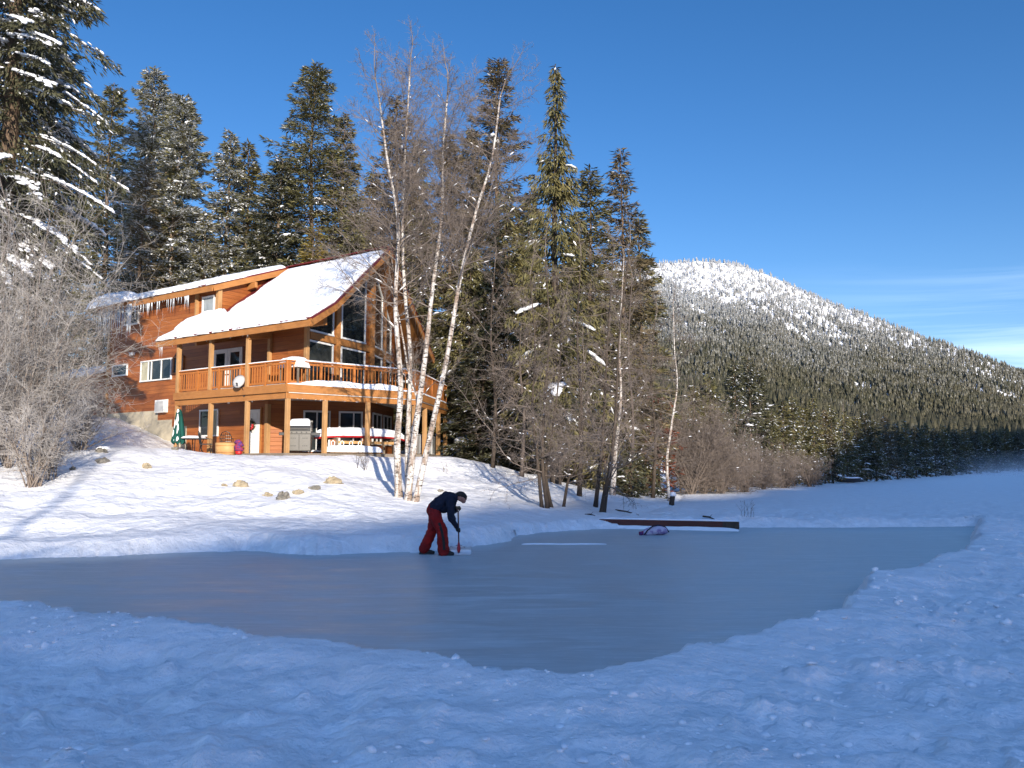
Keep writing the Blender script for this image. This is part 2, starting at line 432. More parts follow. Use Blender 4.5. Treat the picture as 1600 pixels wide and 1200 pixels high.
scene.cycles.use_denoising = True
scene.cycles.max_bounces = 6; scene.cycles.diffuse_bounces = 3; scene.cycles.glossy_bounces = 3
scene.cycles.transparent_max_bounces = 6; scene.cycles.volume_bounces = 1
scene.cycles.sample_clamp_indirect = 4

# ================================================================== ground
# house frame: u = out of the gable front, v = across the gable
HOUSE = np.array([-4.4, 38.1, 2.35]); HROT = -R(35)
HU = np.array([math.cos(HROT), math.sin(HROT)]); HV = np.array([-math.sin(HROT), math.cos(HROT)])
def hw(u, v, z=0):
    return np.array([HOUSE[0] + HU[0] * u + HV[0] * v, HOUSE[1] + HU[1] * u + HV[1] * v, HOUSE[2] + z])
def hl(P):
    d = np.asarray(P)[:2] - HOUSE[:2]
    return np.array([d @ HU, d @ HV, P[2] - HOUSE[2]])

far_edge = [(0, 874), (110, 870), (250, 865), (385, 860), (440, 864), (500, 867), (580, 864), (660, 862), (740, 853), (792, 846), (800, 838), (850, 831), (940, 826), (1155, 824), (1300, 824), (1440, 823), (1528, 822)]
near_edge = [(1516, 838), (1495, 855), (1450, 870), (1400, 884), (1350, 893), (1334, 905), (1322, 930), (1290, 952), (1245, 968), (1190, 973), (1150, 990), (1080, 1010), (1010, 1028), (960, 1037), (905, 1042), (860, 1040), (800, 1041), (750, 1037), (700, 1025), (640, 1013), (570, 1003), (500, 996), (430, 989), (330, 977), (240, 969), (100, 954), (0, 941)]
BANK = .22; BANK_SEEN = .27
RINK = [(-24.5, 14.6), (-16, 15.9)] + [tuple(onz(x, y, 0.0)[:2]) for x, y in far_edge] + [tuple(onz(x, y, BANK_SEEN)[:2]) for x, y in near_edge] + [(-8.6, 10.1), (-14, 10.8), (-24, 12.0)]
SHORE = [(-90, 4), (-40, 11), (-24.5, 14.6), (-16, 15.9)] + [RINK[i] for i in range(2, 13)] + [(3.2, 27.5), (5.2, 32), (7.3, 37.5), (9.2, 45), (11.5, 56), (20, 67), (34, 84), (70, 128), (130, 200), (260, 330), (600, 700)]
LAND = SHORE + [(600, 3500), (-3000, 3500), (-3000, 4)]
PAD = [(1.2, .2), (-1.2, -7.4), (-9.8, -7.4), (-11.0, -4.6), (-20, -4.2), (-20, 5), (-4.5, 8)]
PADW = [tuple(hw(u, v)[:2]) for u, v in PAD]
def ground(x, y):
    x = np.asarray(x, float); y = np.asarray(y, float)
    land = inpoly(x, y, LAND)
    s = np.where(land, segdist(x, y, SHORE), 0)
    z = np.interp(s, [0, .5, 1.6, 4, 7, 10, 14, 20, 28, 45, 80, 220, 800], [.0, .14, .28, .5, .95, 1.6, 2.28, 2.9, 4.3, 6.6, 9.5, 16, 30])
    right = sstep(4, 16, x) * sstep(36, 50, y)
    z = z * (1 - .72 * right)
    z = z + .75 * np.exp(-(((x + .2) / 3.2) ** 2 + ((y - 37) / 4.0) ** 2)) * land
    z = z + .35 * np.exp(-(((x + 8) / 7) ** 2 + ((y - 20.0) / 1.3) ** 2)) * land * .6
    # house pad
    pd = segdist(x, y, PADW, True); inp = inpoly(x, y, PADW); pd = np.where(inp, 0, pd)
    k = 1 - sstep(0, 3.4, pd)
    backl = sstep(-13.5, -18, x)                       # the ground climbs along the back of the long wall
    padz = np.interp(x, [-26, -21.4, -19, -16.4, -15.2], [4.8, 4.35, 3.55, 2.62, 2.24])
    z = z * (1 - k) + padz * k * 1.0
    # lumps, drifts, footprints; calmer on the lake
    near = np.exp(-np.hypot(x, y - 10) / 26.0)
    und = (fbm(x * .22, y * .22, 3, 3) - .5) * .42 + (fbm(x * .7, y * .7, 8, 3) - .5) * .20
    z = z + und * np.where(land, sstep(.3, 3, s) * (1 - .8 * k), .08)
    lum = (fbm(x * 2.1, y * 2.1, 21, 4, .55) - .5)
    edge = sstep(.2, 1.3, segdist(x, y, RINK, True))
    z = z + lum * np.where(land, .13, .05 * edge)
    steps = np.maximum(.36 - vnoise(x * 1.9, y * 1.9, 47), 0) * land * sstep(1, 3, s) * (1 - sstep(13, 20, s))
    z = z - steps * .26 * (1 - .6 * k)
    # trodden, chunky snow round the near side of the rink
    trod = (~land) * np.exp(-np.maximum(segdist(x, y, RINK, True) - 5, 0) / 8.0)
    ch = np.maximum(fbm(x * 3.3, y * 3.3, 33, 3, .6) - .55, 0)
    foot = np.maximum(.42 - vnoise(x * 2.4, y * 2.4, 44), 0)
    ch2 = np.maximum(vnoise(x * 7.5, y * 7.5, 35) - .72, 0) * sstep(.45, .6, fbm(x * .5, y * .5, 36, 2))
    z = z + trod * (ch * .26 * edge + ch2 * .26 * edge - foot * .15 * edge + (fbm(x * .55, y * .8, 51, 3) - .5) * .22 + (fbm(x * 4.5, y * 5.5, 53, 3, .6) - .5) * .09 * edge)
    # rink: sunk bowl with a ploughed bank round it
    inr = inpoly(x, y, RINK); rd = segdist(x, y, RINK, True)
    sd = np.where(inr, -rd, rd) + (fbm(x * 2.4, y * 2.4, 63, 4, .6) - .5) * .42; inr = sd < 0; rd = np.abs(sd)
    lumpb = .78 + .45 * fbm(x * .6, y * .6, 61, 2)
    bank = BANK * lumpb * np.exp(-(np.maximum(rd - .12, 0) / 1.05) ** 2) * sstep(0, .20, rd)
    base = np.where(land, 0, .07)
    z = np.where(inr, -.16 * sstep(0, .35, rd) - .004, base + z + bank)
    return z
def gz(x, y): return float(ground(np.array([x]), np.array([y]))[0])
def onground(px, py, y0=4., y1=140.):
    d = ray(px, py); ys = np.linspace(y0, y1, 3000)
    X = d[0] / d[1] * ys; Z = CZ + d[2] / d[1] * ys
    h = ground(X, ys); i = int(np.argmax(Z <= h))
    if Z[i] > h[i]: i = len(ys) - 1
    return np.array([X[i], ys[i], h[i]])

front = np.linspace(-52, 52, 620); rest = np.linspace(52, 308, 80)[1:-1]
ang = np.radians(np.concatenate([front, rest]))          # 0 = +Y
rr = [.6]
while rr[-1] < 70: rr.append(rr[-1] * 1.0115 if rr[-1] > 3.5 else rr[-1] * 1.06)
while rr[-1] < 6000: rr.append(rr[-1] * 1.09)
rr = np.array(rr)
A, RR = np.meshgrid(ang, rr)
X = np.sin(A) * RR; Y = np.cos(A) * RR; Z = ground(X.ravel(), Y.ravel())
na, nr = len(ang), len(rr)
V = np.column_stack([X.ravel(), Y.ravel(), Z])
V = np.vstack([V, [[0, 0, float(Z[:na].mean())]]])
I = np.arange(nr * na).reshape(nr, na); J = np.roll(I, -1, axis=1)
Fq = np.column_stack([I[:-1].ravel(), I[1:].ravel(), J[1:].ravel(), J[:-1].ravel()])
Ft = np.column_stack([np.full(na, nr * na), I[0], J[0]])
tag(mesh_np('snow_ground', V, [Fq, Ft], MATS['snow_ground'], smooth=True), kind='structure')

# loose chunks of crust thrown up round the rink and trodden over the near snow
rsn = np.random.default_rng(77); nC = 5500
rC = 2.2 + 30 * rsn.random(nC) ** 1.5; aC = rsn.uniform(-.80, .80, nC); xC = np.sin(aC) * rC; yC = np.cos(aC) * rC
dC = segdist(xC, yC, RINK, True); kC = (~inpoly(xC, yC, RINK)) & (dC > .12) & (~inpoly(xC, yC, LAND)) & (fbm(xC * .6, yC * .6, 79, 3) + .22 * np.exp(-dC / 1.2) + .1 * (xC > 3) > .56)
xC, yC = xC[kC], yC[kC]; nC = len(xC); szC = (.008 + .024 * rsn.random(nC) ** 3) * np.clip(.7 + np.hypot(xC, yC) / 14, .8, 1.7)
tt = (1 + 5 ** .5) / 2; iv = np.array([(-1, tt, 0), (1, tt, 0), (-1, -tt, 0), (1, -tt, 0), (0, -1, tt), (0, 1, tt), (0, -1, -tt), (0, 1, -tt), (tt, 0, -1), (tt, 0, 1), (-tt, 0, -1), (-tt, 0, 1)]) / 1.9
if_ = np.array([(0, 11, 5), (0, 5, 1), (0, 1, 7), (0, 7, 10), (0, 10, 11), (1, 5, 9), (5, 11, 4), (11, 10, 2), (10, 7, 6), (7, 1, 8), (3, 9, 4), (3, 4, 2), (3, 2, 6), (3, 6, 8), (3, 8, 9), (4, 9, 5), (2, 4, 11), (6, 2, 10), (8, 6, 7), (9, 8, 1)])
VC = iv[None] * (1 + rsn.uniform(-.35, .35, (nC, 12, 1))) * (szC[:, None] * rsn.uniform(.6, 1.5, (nC, 3)) * [1.3, 1.3, .7])[:, None, :]
VC = VC + np.stack([xC, yC, ground(xC, yC) + szC * .02], -1)[:, None, :]
tag(mesh_np('snow_chunks', VC.reshape(-1, 3), (if_[None] + (np.arange(nC) * 12)[:, None, None]).reshape(-1, 3), MATS['snow']), kind='stuff')

# ice sheet: finely lapped under the banks
mb = MB(); cx = np.mean([p[0] for p in RINK]); cy = np.mean([p[1] for p in RINK])
mb.add([(p[0] + (p[0] - cx) * .015, p[1] + (p[1] - cy) * .015, 0.0) for p in RINK], [tuple(reversed(range(len(RINK))))])
tag(mb.build('ice', MATS['ice']), kind='structure')

# ================================================================== mountain across the lake
sil = [(560, 545), (700, 480), (860, 432), (960, 412), (1035, 409), (1090, 405), (1150, 412), (1200, 428), (1250, 451), (1300, 474), (1350, 489), (1400, 509), (1450, 529), (1500, 546), (1550, 566), (1600, 585), (1700, 632), (1850, 690), (2100, 722)]
sa = np.array([ray(x, y)[0] / ray(x, y)[1] for x, y in sil]); se = np.array([ray(x, y)[2] / ray(x, y)[1] for x, y in sil])
def mountain(a, Yd):
    e = np.interp(a, sa, se); Yc = 1500 - 250 * sstep(.3, .7, a); zc = e * Yc
    Y0 = 118 + 140 * np.clip((a - .3) / .33, 0, 1.6)
    t = (Yd - Y0) / (Yc - Y0)
    g = np.where(t < 1, np.clip(t, 0, 1) ** 2.1, 1 - (t - 1) * .9)
    x = a * Yd
    bumps = (fbm(x / 170., Yd / 260., 5, 4) - .5) * 55 + (fbm(x / 45., Yd / 70., 9, 3) - .5) * 14
    damp = np.clip(t * 3, 0, 1) * np.clip((1.03 - t) * 4, .22, 1)
    return zc * g + bumps * damp - .5 - 14 * np.clip(-t * 4, 0, 1)
aa = np.linspace(-.26, 1.02, 260); yy = np.concatenate([np.linspace(90, 400, 60), np.linspace(410, 2300, 170)])
A2, Y2 = np.meshgrid(aa, yy)
Z2 = mountain(A2.ravel(), Y2.ravel())
I = np.arange(len(yy) * len(aa)).reshape(len(yy), len(aa))
Fq = np.column_stack([I[:-1, :-1].ravel(), I[:-1, 1:].ravel(), I[1:, 1:].ravel(), I[1:, :-1].ravel()])
tag(mesh_np('mountain', np.column_stack([(A2 * Y2).ravel(), Y2.ravel(), Z2]), Fq, MATS['mountain_snow'], smooth=True), kind='structure')

# forested ridge behind the camera, the one that keeps the lake in shade
qk = [-400, -60, -25, -5, 4, 11, 18, 26, 40, 62, 100, 175, 300, 600]
hk = [8, 4.2, 4.3, 5.0, 6.7, 8.6, 10.4, 11.8, 15.6, 26, 40, 63, 84, 104]
qs = np.linspace(-420, 620, 420); ds = np.concatenate([np.linspace(45, 150, 26), np.linspace(156, 420, 24)])
Q, Dd = np.meshgrid(qs, ds)
tanE = math.tan(SUN_EL)
crest = np.interp(Q, qk, hk) + 150 * tanE
prof = np.where(Dd <= 150, sstep(30, 175, Dd) / sstep(30, 175, 150.), 1 - .25 * (Dd - 150) / 270)
Zr = crest * np.minimum(prof, 1) + (fbm(Q / 3.0, Dd / 9., 71, 2) - .5) * 2.2 * (np.abs(Dd - 150) < 6)
Xr = SUNH[0] * Dd + (-SUNH[1]) * Q; Yr = SUNH[1] * Dd + SUNH[0] * Q
I = np.arange(Q.size).reshape(Q.shape)
Fq = np.column_stack([I[:-1, :-1].ravel(), I[:-1, 1:].ravel(), I[1:, 1:].ravel(), I[1:, :-1].ravel()])
tag(mesh_np('forested_ridge', np.column_stack([Xr.ravel(), Yr.ravel(), Zr.ravel()]), Fq, MATS['ridge_forest']), kind='structure')

# low mist lying over the far end of the lake
bpy_v = []; mbm = MB()
nu, nv = 28, 14
for i in range(nv + 1):
    ph = math.pi * i / nv - math.pi / 2
    for j in range(nu):
        th = 2 * math.pi * j / nu
        bpy_v.append((158 + 124 * math.cos(ph) * math.cos(th), 172 + 90 * math.cos(ph) * math.sin(th), 1.0 + 4.2 * math.sin(ph)))
fs = [(i * nu + j, i * nu + (j + 1) % nu, (i + 1) * nu + (j + 1) % nu, (i + 1) * nu + j) for i in range(nv) for j in range(nu)]
mbm.add(bpy_v, fs)
tag(mbm.build('mist', MATS['mist'], smooth=True), kind='stuff')
# ================================================================== the log house (local frame u, v, z; z = 0 is the patio)
house = thing('log_house', 'two storey cedar sided log house with snow covered roof and wraparound deck', 'house', tuple(HOUSE), HROT)
K = (-5.55, -4.0); W = (-3.03, 0.0); K2 = (-5.2, 4.0); BK = -19.4; CHK = -9.5
RZ = 9.95; BRV, BRZ = 4.57, 6.40; EV, EZ = 6.3, 5.45; FLOOR = 2.85
def roofz(v):
    v = abs(v)
    return RZ - (RZ - BRZ) / BRV * v if v < BRV else BRZ - (BRZ - EZ) / (EV - BRV) * (v - BRV)

class Plane:
    """vertical wall plane in house coordinates: origin o, direction d (unit), outward normal n"""
    def __init__(s, o, e):
        s.o = np.array(o, float); e = np.array(e, float); s.len = np.linalg.norm(e - s.o); s.d = (e - s.o) / s.len
        s.n = np.array([s.d[1], -s.d[0]])
    def p(s, t, z, off=0.0):
        q = s.o + s.d * t + s.n * off
        return (q[0], q[1], z)
    def hit(s, px, py):
        D = ray(px, py); O = np.array([0, 0, CZ])
        o3 = hl(O); d3 = np.array([D[:2] @ HU, D[:2] @ HV, D[2]])
        k = ((s.o - o3[:2]) @ s.n) / (d3[:2] @ s.n)
        q = o3 + d3 * k
        return (q[:2] - s.o) @ s.d, q[2]
    def rect(s, x0, y0, x1, y1):
        ym, xm = (y0 + y1) / 2, (x0 + x1) / 2
        a = s.hit(x0, ym)[0]; b = s.hit(x1, ym)[0]
        return min(a, b), max(a, b), s.hit(xm, y1)[1], s.hit(xm, y0)[1]
SIDE = Plane((BK, -4.0), K)           # long wall facing the lake, from far end to the gable corner
PL = Plane(K, W); PR = Plane(W, K2); CH = Plane((CHK, -4.0), (CHK, 0.0))

def wallpoly(name, pl, ring, mat, th=.16, parent=None):
    mb = MB(); mb.slab([pl.p(t, z) for t, z in ring], [pl.p(t, z, -th) for t, z in ring])
    return mb.build(name, MATS[mat], parent or house)

sL = SIDE.len; sC = CHK - BK
# long wall: two full storeys at the back, one and a half under the skirt roof
wallpoly('wall', SIDE, [(0, 2.33), (5.0, 2.33), (5.0, 1.82), (6.3, 1.82), (6.3, 1.45), (7.6, 1.45), (7.6, -.2), (sL, -.2), (sL, roofz(4) - .32), (sC, roofz(4) - .32), (sC, 8.25), (0, 8.25)], 'cedar_siding')
ft = wallpoly('foundation', SIDE, [(-.02, -1.6), (7.6, -1.6), (7.6, 1.45), (6.3, 1.45), (6.3, 1.82), (5.0, 1.82), (5.0, 2.33), (0, 2.33)], 'concrete', .2)
wallpoly('wall', PL, [(0, -.2), (PL.len, -.2), (PL.len, FLOOR - .1), (0, FLOOR - .1)], 'cedar_siding')
# the main floor room juts out under the eave beside the glazed front
P1_ = (-4.35, -4.9); P2_ = (-1.97, -4.9); PL2 = Plane(P2_, W); PB1 = Plane(K, (-4.35, -4.0)); PB2 = Plane((-4.35, -4.0), P1_); PB3 = Plane(P1_, P2_)
wallpoly('wall', PB1, [(0, FLOOR), (PB1.len, FLOOR), (PB1.len, roofz(4) - .32), (0, roofz(4) - .32)], 'cedar_siding')
wallpoly('wall', PB2, [(0, FLOOR), (PB2.len, FLOOR), (PB2.len, roofz(4.9) - .3), (0, roofz(4) - .34)], 'cedar_siding')
wallpoly('wall', PB3, [(0, FLOOR), (PB3.len, FLOOR), (PB3.len, roofz(4.9) - .3), (0, roofz(4.9) - .3)], 'cedar_siding')
wallpoly('wall', PL2, [(0, FLOOR), (PL2.len, FLOOR), (PL2.len, RZ - .38), (0, roofz(4.9) - .32)], 'cedar_siding')
wallpoly('wall', PR, [(0, -.2), (PR.len, -.2), (PR.len, roofz(4) - .34), (0, RZ - .38)], 'cedar_siding')
wallpoly('wall', CH, [(.02, 6.3), (3.98, RZ - .42), (.02, 8.2)], 'cedar_siding')
REAR = Plane((BK, 4.0), (BK, -4.0)); FARS = Plane(K2, (BK, 4.0))
wallpoly('wall', REAR, [(.02, -1), (7.98, -1), (7.98, 8.2), (4, RZ - .4), (.02, roofz(4) - .34)], 'cedar_siding')
wallpoly('wall', FARS, [(0, -1), (FARS.len, -1), (FARS.len, roofz(4) - .34), (0, roofz(4) - .34)], 'cedar_siding')

# ---- roof: steep gable with a flatter skirt over the deck, plus a shed dormer along the back half
def roof_slab(name, ring, th, mat):
    mb = MB(); mb.slab(ring, [(x, y, z - th) for x, y, z in ring]); return mb.build(name, mat, house)
TIP = -1.85; LE = -.2; LB = -1.85 + 1.65 * 4.57 / 6.3; RB_, RE = -3.6, -4.4; SK0 = -11.0; RBK = -19.9
D0 = -9.1     # front end of the dormer roof
roofm = [MATS['cedar_beam']]
r1 = roof_slab('roof', [(TIP, 0, RZ), (D0 - .9, 0, RZ), (D0 - .9, -BRV, BRZ), (LB, -BRV, BRZ)], .24, MATS['cedar_beam'])
roof_slab('roof', [(LB, -BRV, BRZ), (SK0, -BRV, BRZ), (SK0, -EV, EZ), (LE, -EV, EZ)], .24, MATS['cedar_beam'])
roof_slab('roof', [(TIP, 0, RZ), (RB_, BRV, BRZ), (RBK, BRV, BRZ), (RBK, 0, RZ)], .24, MATS['cedar_beam'])
roof_slab('roof', [(RB_, BRV, BRZ), (RE, EV, EZ), (RBK, EV, EZ), (RBK, BRV, BRZ)], .24, MATS['cedar_beam'])
DVE, DZE = -4.5, 8.32
roof_slab('dormer_roof', [(D0, 0, RZ + .04), (RBK, 0, RZ + .04), (RBK, DVE, DZE), (D0 - .25, DVE, DZE)], .22, MATS['cedar_beam'])
# fascia boards hung under the edges, capped by the red metal drip edge
def strip(name, a, b, h, drop, w, mat):
    mb = MB(); mb.bar((a[0], a[1], a[2] - drop), (b[0], b[1], b[2] - drop), w, h); return mb.build(name, MATS[mat], house)
edges = [((LE + .04, -EV - .03, EZ), (SK0, -EV - .03, EZ)), ((LE + .05, -EV, EZ), (LB + .05, -BRV, BRZ)), ((LB + .05, -BRV, BRZ), (TIP + .05, 0, RZ)),
         ((TIP + .05, 0, RZ), (RB_ + .05, BRV, BRZ)), ((RB_ + .05, BRV, BRZ), (RE + .05, EV, EZ)), ((D0 - .22, DVE - .03, DZE), (RBK, DVE - .03, DZE)), ((D0 - .2, DVE, DZE), (D0 + .04, -.1, RZ + .03))]
for a, b in edges:
    strip('fascia', a, b, .30, .20, .06, 'cedar_beam')
    strip('drip_edge', a, b, .07, .015, .09, 'roof_metal')
mb = MB(); mb.bar((TIP, 0, RZ + .03), (D0 - .5, -.0, RZ + .03), .5, .05); mb.build('ridge_cap', MATS['roof_metal'], house)
# red metal sheet showing where the snow has slid
mb = MB()
for (u0, u1, v0, v1) in ((-9.9, -8.9, -.28, -.85),):
    mb.slab([(u0, v0, roofz(v0) + .05), (u1, v0, roofz(v0) + .05), (u1, v1, roofz(v1) + .05), (u0, v1, roofz(v1) + .05)], [(u0, v0, roofz(v0)), (u1, v0, roofz(v0)), (u1, v1, roofz(v1)), (u0, v1, roofz(v1))])
mb.slab([(D0 + .5, -.35, roofz(.35) + .04), (D0 + .5, -4.1, roofz(4.1) + .04), (D0 - .5, -4.1, roofz(4.1) + .04), (D0 - .5, -.35, roofz(.35) + .04)], [(D0 + .5, -.35, roofz(.35)), (D0 + .5, -4.1, roofz(4.1)), (D0 - .5, -4.1, roofz(4.1)), (D0 - .5, -.35, roofz(.35))])
mb.build('metal_sheet', MATS['roof_metal'], house)

def snow_sheet(name, fn, nu, nv, thick, seed, parent=None, edge=.10, rag=.0):
    """snow blanket: fn(s,t)->(x,y,z) over the unit square, rounded edges, uneven top"""
    s = np.linspace(0, 1, nu); t = np.linspace(0, 1, nv); S, T = np.meshgrid(s, t)
    P = np.array([fn(a, b) for a, b in zip(S.ravel(), T.ravel())])
    e = np.minimum(np.minimum(S, 1 - S), np.minimum(T, 1 - T)).ravel()
    prof = np.sqrt(np.clip(1 - (1 - np.clip(e / edge, 0, 1)) ** 2, 0, 1))
    n = fbm(P[:, 0] * 1.1 + seed, P[:, 1] * 1.1, seed, 4); n2 = fbm(P[:, 0] * 3.4, P[:, 1] * 3.4 + seed, seed + 3, 3)
    h = thick * prof * (.65 + .5 * n + .25 * n2)
    top = P.copy(); top[:, 2] += h + .01
    if rag: # wavy, sagging lip
        k = (1 - np.clip(e / .06, 0, 1)) * rag * (n2 - .5)
        top[:, 0] += k; top[:, 1] += k
    N_ = len(P); Vv = np.vstack([top, P])
    I = np.arange(N_).reshape(nv, nu)
    Fq = [np.column_stack([I[:-1, :-1].ravel(), I[:-1, 1:].ravel(), I[1:, 1:].ravel(), I[1:, :-1].ravel()])]
    rim = np.concatenate([I[0, :], I[1:, -1], I[-1, -2::-1], I[-2:0:-1, 0]])
    r2 = np.roll(rim, -1)
    Fq.append(np.column_stack([rim, rim + N_, r2 + N_, r2]))
    o = mesh_np(name, Vv, Fq, MATS['snow'], parent or house, smooth=True)
    return o
def main_snow(s, t):     # s along u, t from near ridge to eave
    v = -(.32 + t * (EV + .12 - .32))
    fr = TIP - .02 + (LE - TIP) * t
    b0 = D0 + .28; b1 = SK0 + .05
    k = sstep(.64, .72, t)
    bk = b0 * (1 - k) + b1 * k
    u = bk + (fr - bk) * s
    return (u, v, roofz(v))
snow_sheet('roof_snow', main_snow, 120, 70, .20, 5, edge=.05, rag=.25)
snow_sheet('roof_snow', lambda s, t: (RBK + (D0 - .05 - RBK) * s, -.1 + (DVE - .12 + .1) * t, RZ + .04 + (DZE - RZ - .04) * (-(-.1 + (DVE - .02) * t) / 4.5)), 90, 24, .26, 9, edge=.06, rag=.25)
snow_sheet('roof_snow', lambda s, t: (RBK + (TIP - .1 + (RE - TIP) * t - RBK) * s, .3 + (EV + .1 - .3) * t, roofz(.3 + (EV - .3) * t)), 80, 50, .3, 12, edge=.05, rag=.2)
# heaped snow against the dormer corner
mb_h = 0
def heap(s, t):
    return (-10.75 + 1.9 * s, -4.0 - 1.7 * t, roofz(4.0 + 1.7 * t) + .12)
snow_sheet('roof_snow', heap, 26, 20, .42, 17, edge=.42)
# cornice curling over the far end of the dormer eave
snow_sheet('roof_snow', lambda s, t: (RBK - .15 + 3.6 * s, DVE + .5 - 1.15 * t, DZE + .12 - .35 * t * t), 40, 16, .5, 23, edge=.3)

# ---- icicles
def icicles(pts_a, pts_b, n, lmin, lmax, seed, name='icicles'):
    rs = random.Random(seed); mb = MB(); a = np.array(pts_a); b = np.array(pts_b); one = name == 'icicle'
    for i in range(n):
        if one: mb = MB()
        t = rs.random(); p = a + (b - a) * t; ln = lmin + (lmax - lmin) * rs.random() ** 2.2 ; r = min(.012 + .028 * ln / 2, .034) * (.7 + .5 * rs.random())
        mb.tube([p, p - np.array([0, 0, ln * .5]), p - np.array([0.01, 0, ln])], [r, r * .55, .002], 5)
        if one: mb.build('icicle', MATS['ice_clear'], house, True)
    if not one: tag(mb.build(name, MATS['ice_clear'], house, True), kind='stuff')
icicles((-19.7, DVE - .05, DZE - .2), (-16.3, DVE - .05, DZE - .2), 74, .4, 2.1, 3, 'icicle')
icicles((-20.0, DVE - .05, DZE - .2), (-20.0, DVE + 1.5, DZE + .2), 20, .6, 2.7, 4, 'icicle')
icicles((-16.3, DVE - .04, DZE - .3), (-11.2, DVE - .04, DZE - .3), 60, .12, .8, 5)
icicles((-10.9, -EV - .03, EZ - .3), (-10.4, -EV - .03, EZ - .3), 6, .2, .75, 6, 'icicle')
icicles((-10.0, -EV - .03, EZ - .3), (-3, -EV - .03, EZ - .3), 24, .04, .16, 7)

# ---- windows and doors
def window(pl, x0, y0, x1, y1, bars=(), hbars=(), name='window', frame='white_paint', rect=None, fw=.07, pane='glass', curtain=None, skew=None):
    s0, s1, z0, z1 = rect or pl.rect(x0, y0, x1, y1)
    mb = MB()
    def quadbar(a0, a1, c0, c1, o=.075):
        mb.hexa([pl.p(a0, c0, -.03), pl.p(a1, c0, -.03), pl.p(a1, c0, o), pl.p(a0, c0, o), pl.p(a0, c1, -.03), pl.p(a1, c1, -.03), pl.p(a1, c1, o), pl.p(a0, c1, o)])
    zt0 = zt1 = z1
    if skew: zt0, zt1 = skew
    quadbar(s0, s1, z0, z0 + fw, .10)
    def vbar(a, wd, zb, zt):
        quadbar(a, a + wd, zb, zt)
    vbar(s0, fw, z0 + fw, zt0 - .02); vbar(s1 - fw, fw, z0 + fw, zt1 - .02)
    # head (may slope)
    mb.hexa([pl.p(s0, zt0 - fw, -.02), pl.p(s1, zt1 - fw, -.02), pl.p(s1, zt1 - fw, .085), pl.p(s0, zt0 - fw, .085), pl.p(s0, zt0, -.02), pl.p(s1, zt1, -.02), pl.p(s1, zt1, .085), pl.p(s0, zt0, .085)])
    for b in bars:
        vbar(s0 + (s1 - s0) * b - fw * .4, fw * .8, z0 + fw, zt0 + (zt1 - zt0) * b - fw)
    for b in hbars: quadbar(s0 + fw, s1 - fw, z0 + (z1 - z0) * b, z0 + (z1 - z0) * b + fw * .7, .06)
    f = mb.build(name, MATS[frame], house)
    pb = MB(); e = fw * .8
    pb.slab([pl.p(s0 + e, z0 + e, .03), pl.p(s1 - e, z0 + e, .03), pl.p(s1 - e, zt1 - e, .03), pl.p(s0 + e, zt0 - e, .03)],
            [pl.p(s0 + e, z0 + e, -.02), pl.p(s1 - e, z0 + e, -.02), pl.p(s1 - e, zt1 - e, -.02), pl.p(s0 + e, zt0 - e, -.02)])
    pb.build('pane', MATS[pane], f)
    if curtain:
        c0, c1 = curtain; cb = MB(); n = 9
        for i in range(n):
            a = s0 + e + (s1 - s0 - 2 * e) * (c0 + (c1 - c0) * i / n); b = s0 + e + (s1 - s0 - 2 * e) * (c0 + (c1 - c0) * (i + .8) / n)
            cb.hexa([pl.p(a, z0 + e, .03), pl.p(b, z0 + e, .03), pl.p(b, z0 + e, .042), pl.p(a, z0 + e, .042), pl.p(a, z1 - e, .03), pl.p(b, z1 - e, .03), pl.p(b, z1 - e, .042), pl.p(a, z1 - e, .042)])
        cb.build('curtain', MATS['curtain'], f)
    return f
window(SIDE, 196, 486, 218, 508)
window(SIDE, 177, 570, 200, 588)
window(SIDE, 221, 562, 269, 595, bars=(.26, .36, .68), curtain=(.02, .24))
window(SIDE, 272, 557, 288, 584, frame='cedar_board')
window(SIDE, 313, 640, 342, 682, bars=(.5,), curtain=(.55, .97))
window(SIDE, 317, 463, 336, 507, pane='plastic_sheet', rect=None)
s_ = SIDE.hit(310, 480)[0]; beam0 = MB(); a_ = SIDE.p(s_, 6.4, .05); beam0.bar(a_, (a_[0], a_[1], 8.1), .24, .12); beam0.build('corner_board', MATS['cedar_post'], house)
# french doors onto the deck
s0, s1, _, zt = SIDE.rect(335, 545, 380, 600)
for k in (0, 1):
    a0 = s0 + (s1 - s0) * .5 * k; a1 = a0 + (s1 - s0) * .5 - .02
    mb = MB()
    def q(a, b, c, d, o): mb.hexa([SIDE.p(a, c, -.02), SIDE.p(b, c, -.02), SIDE.p(b, c, o), SIDE.p(a, c, o), SIDE.p(a, d, -.02), SIDE.p(b, d, -.02), SIDE.p(b, d, o), SIDE.p(a, d, o)])
    q(a0, a0 + .2, FLOOR, zt, .07); q(a1 - .2, a1, FLOOR, zt, .07); q(a0 + .2, a1 - .2, FLOOR, FLOOR + .45, .07); q(a0 + .2, a1 - .2, zt - .2, zt, .07)
    d = mb.build('door', MATS['white_paint'], house)
    mb = MB(); q(a0 + .2, a1 - .2, FLOOR + .45, zt - .2, .04); mb.build('pane', MATS['glass'], d)
    mb = MB(); hp_ = a1 - .1 if k == 0 else a0 + .1
    mb.tube([SIDE.p(hp_, FLOOR + 1.0, .06), SIDE.p(hp_, FLOOR + 1.0, .13)], .025, 8); mb.tube([SIDE.p(hp_, FLOOR + 1.0, .12), SIDE.p(hp_ + .1, FLOOR + 1.0, .12)], .012, 6)
    mb.build('handle', MATS['black_iron'], d)
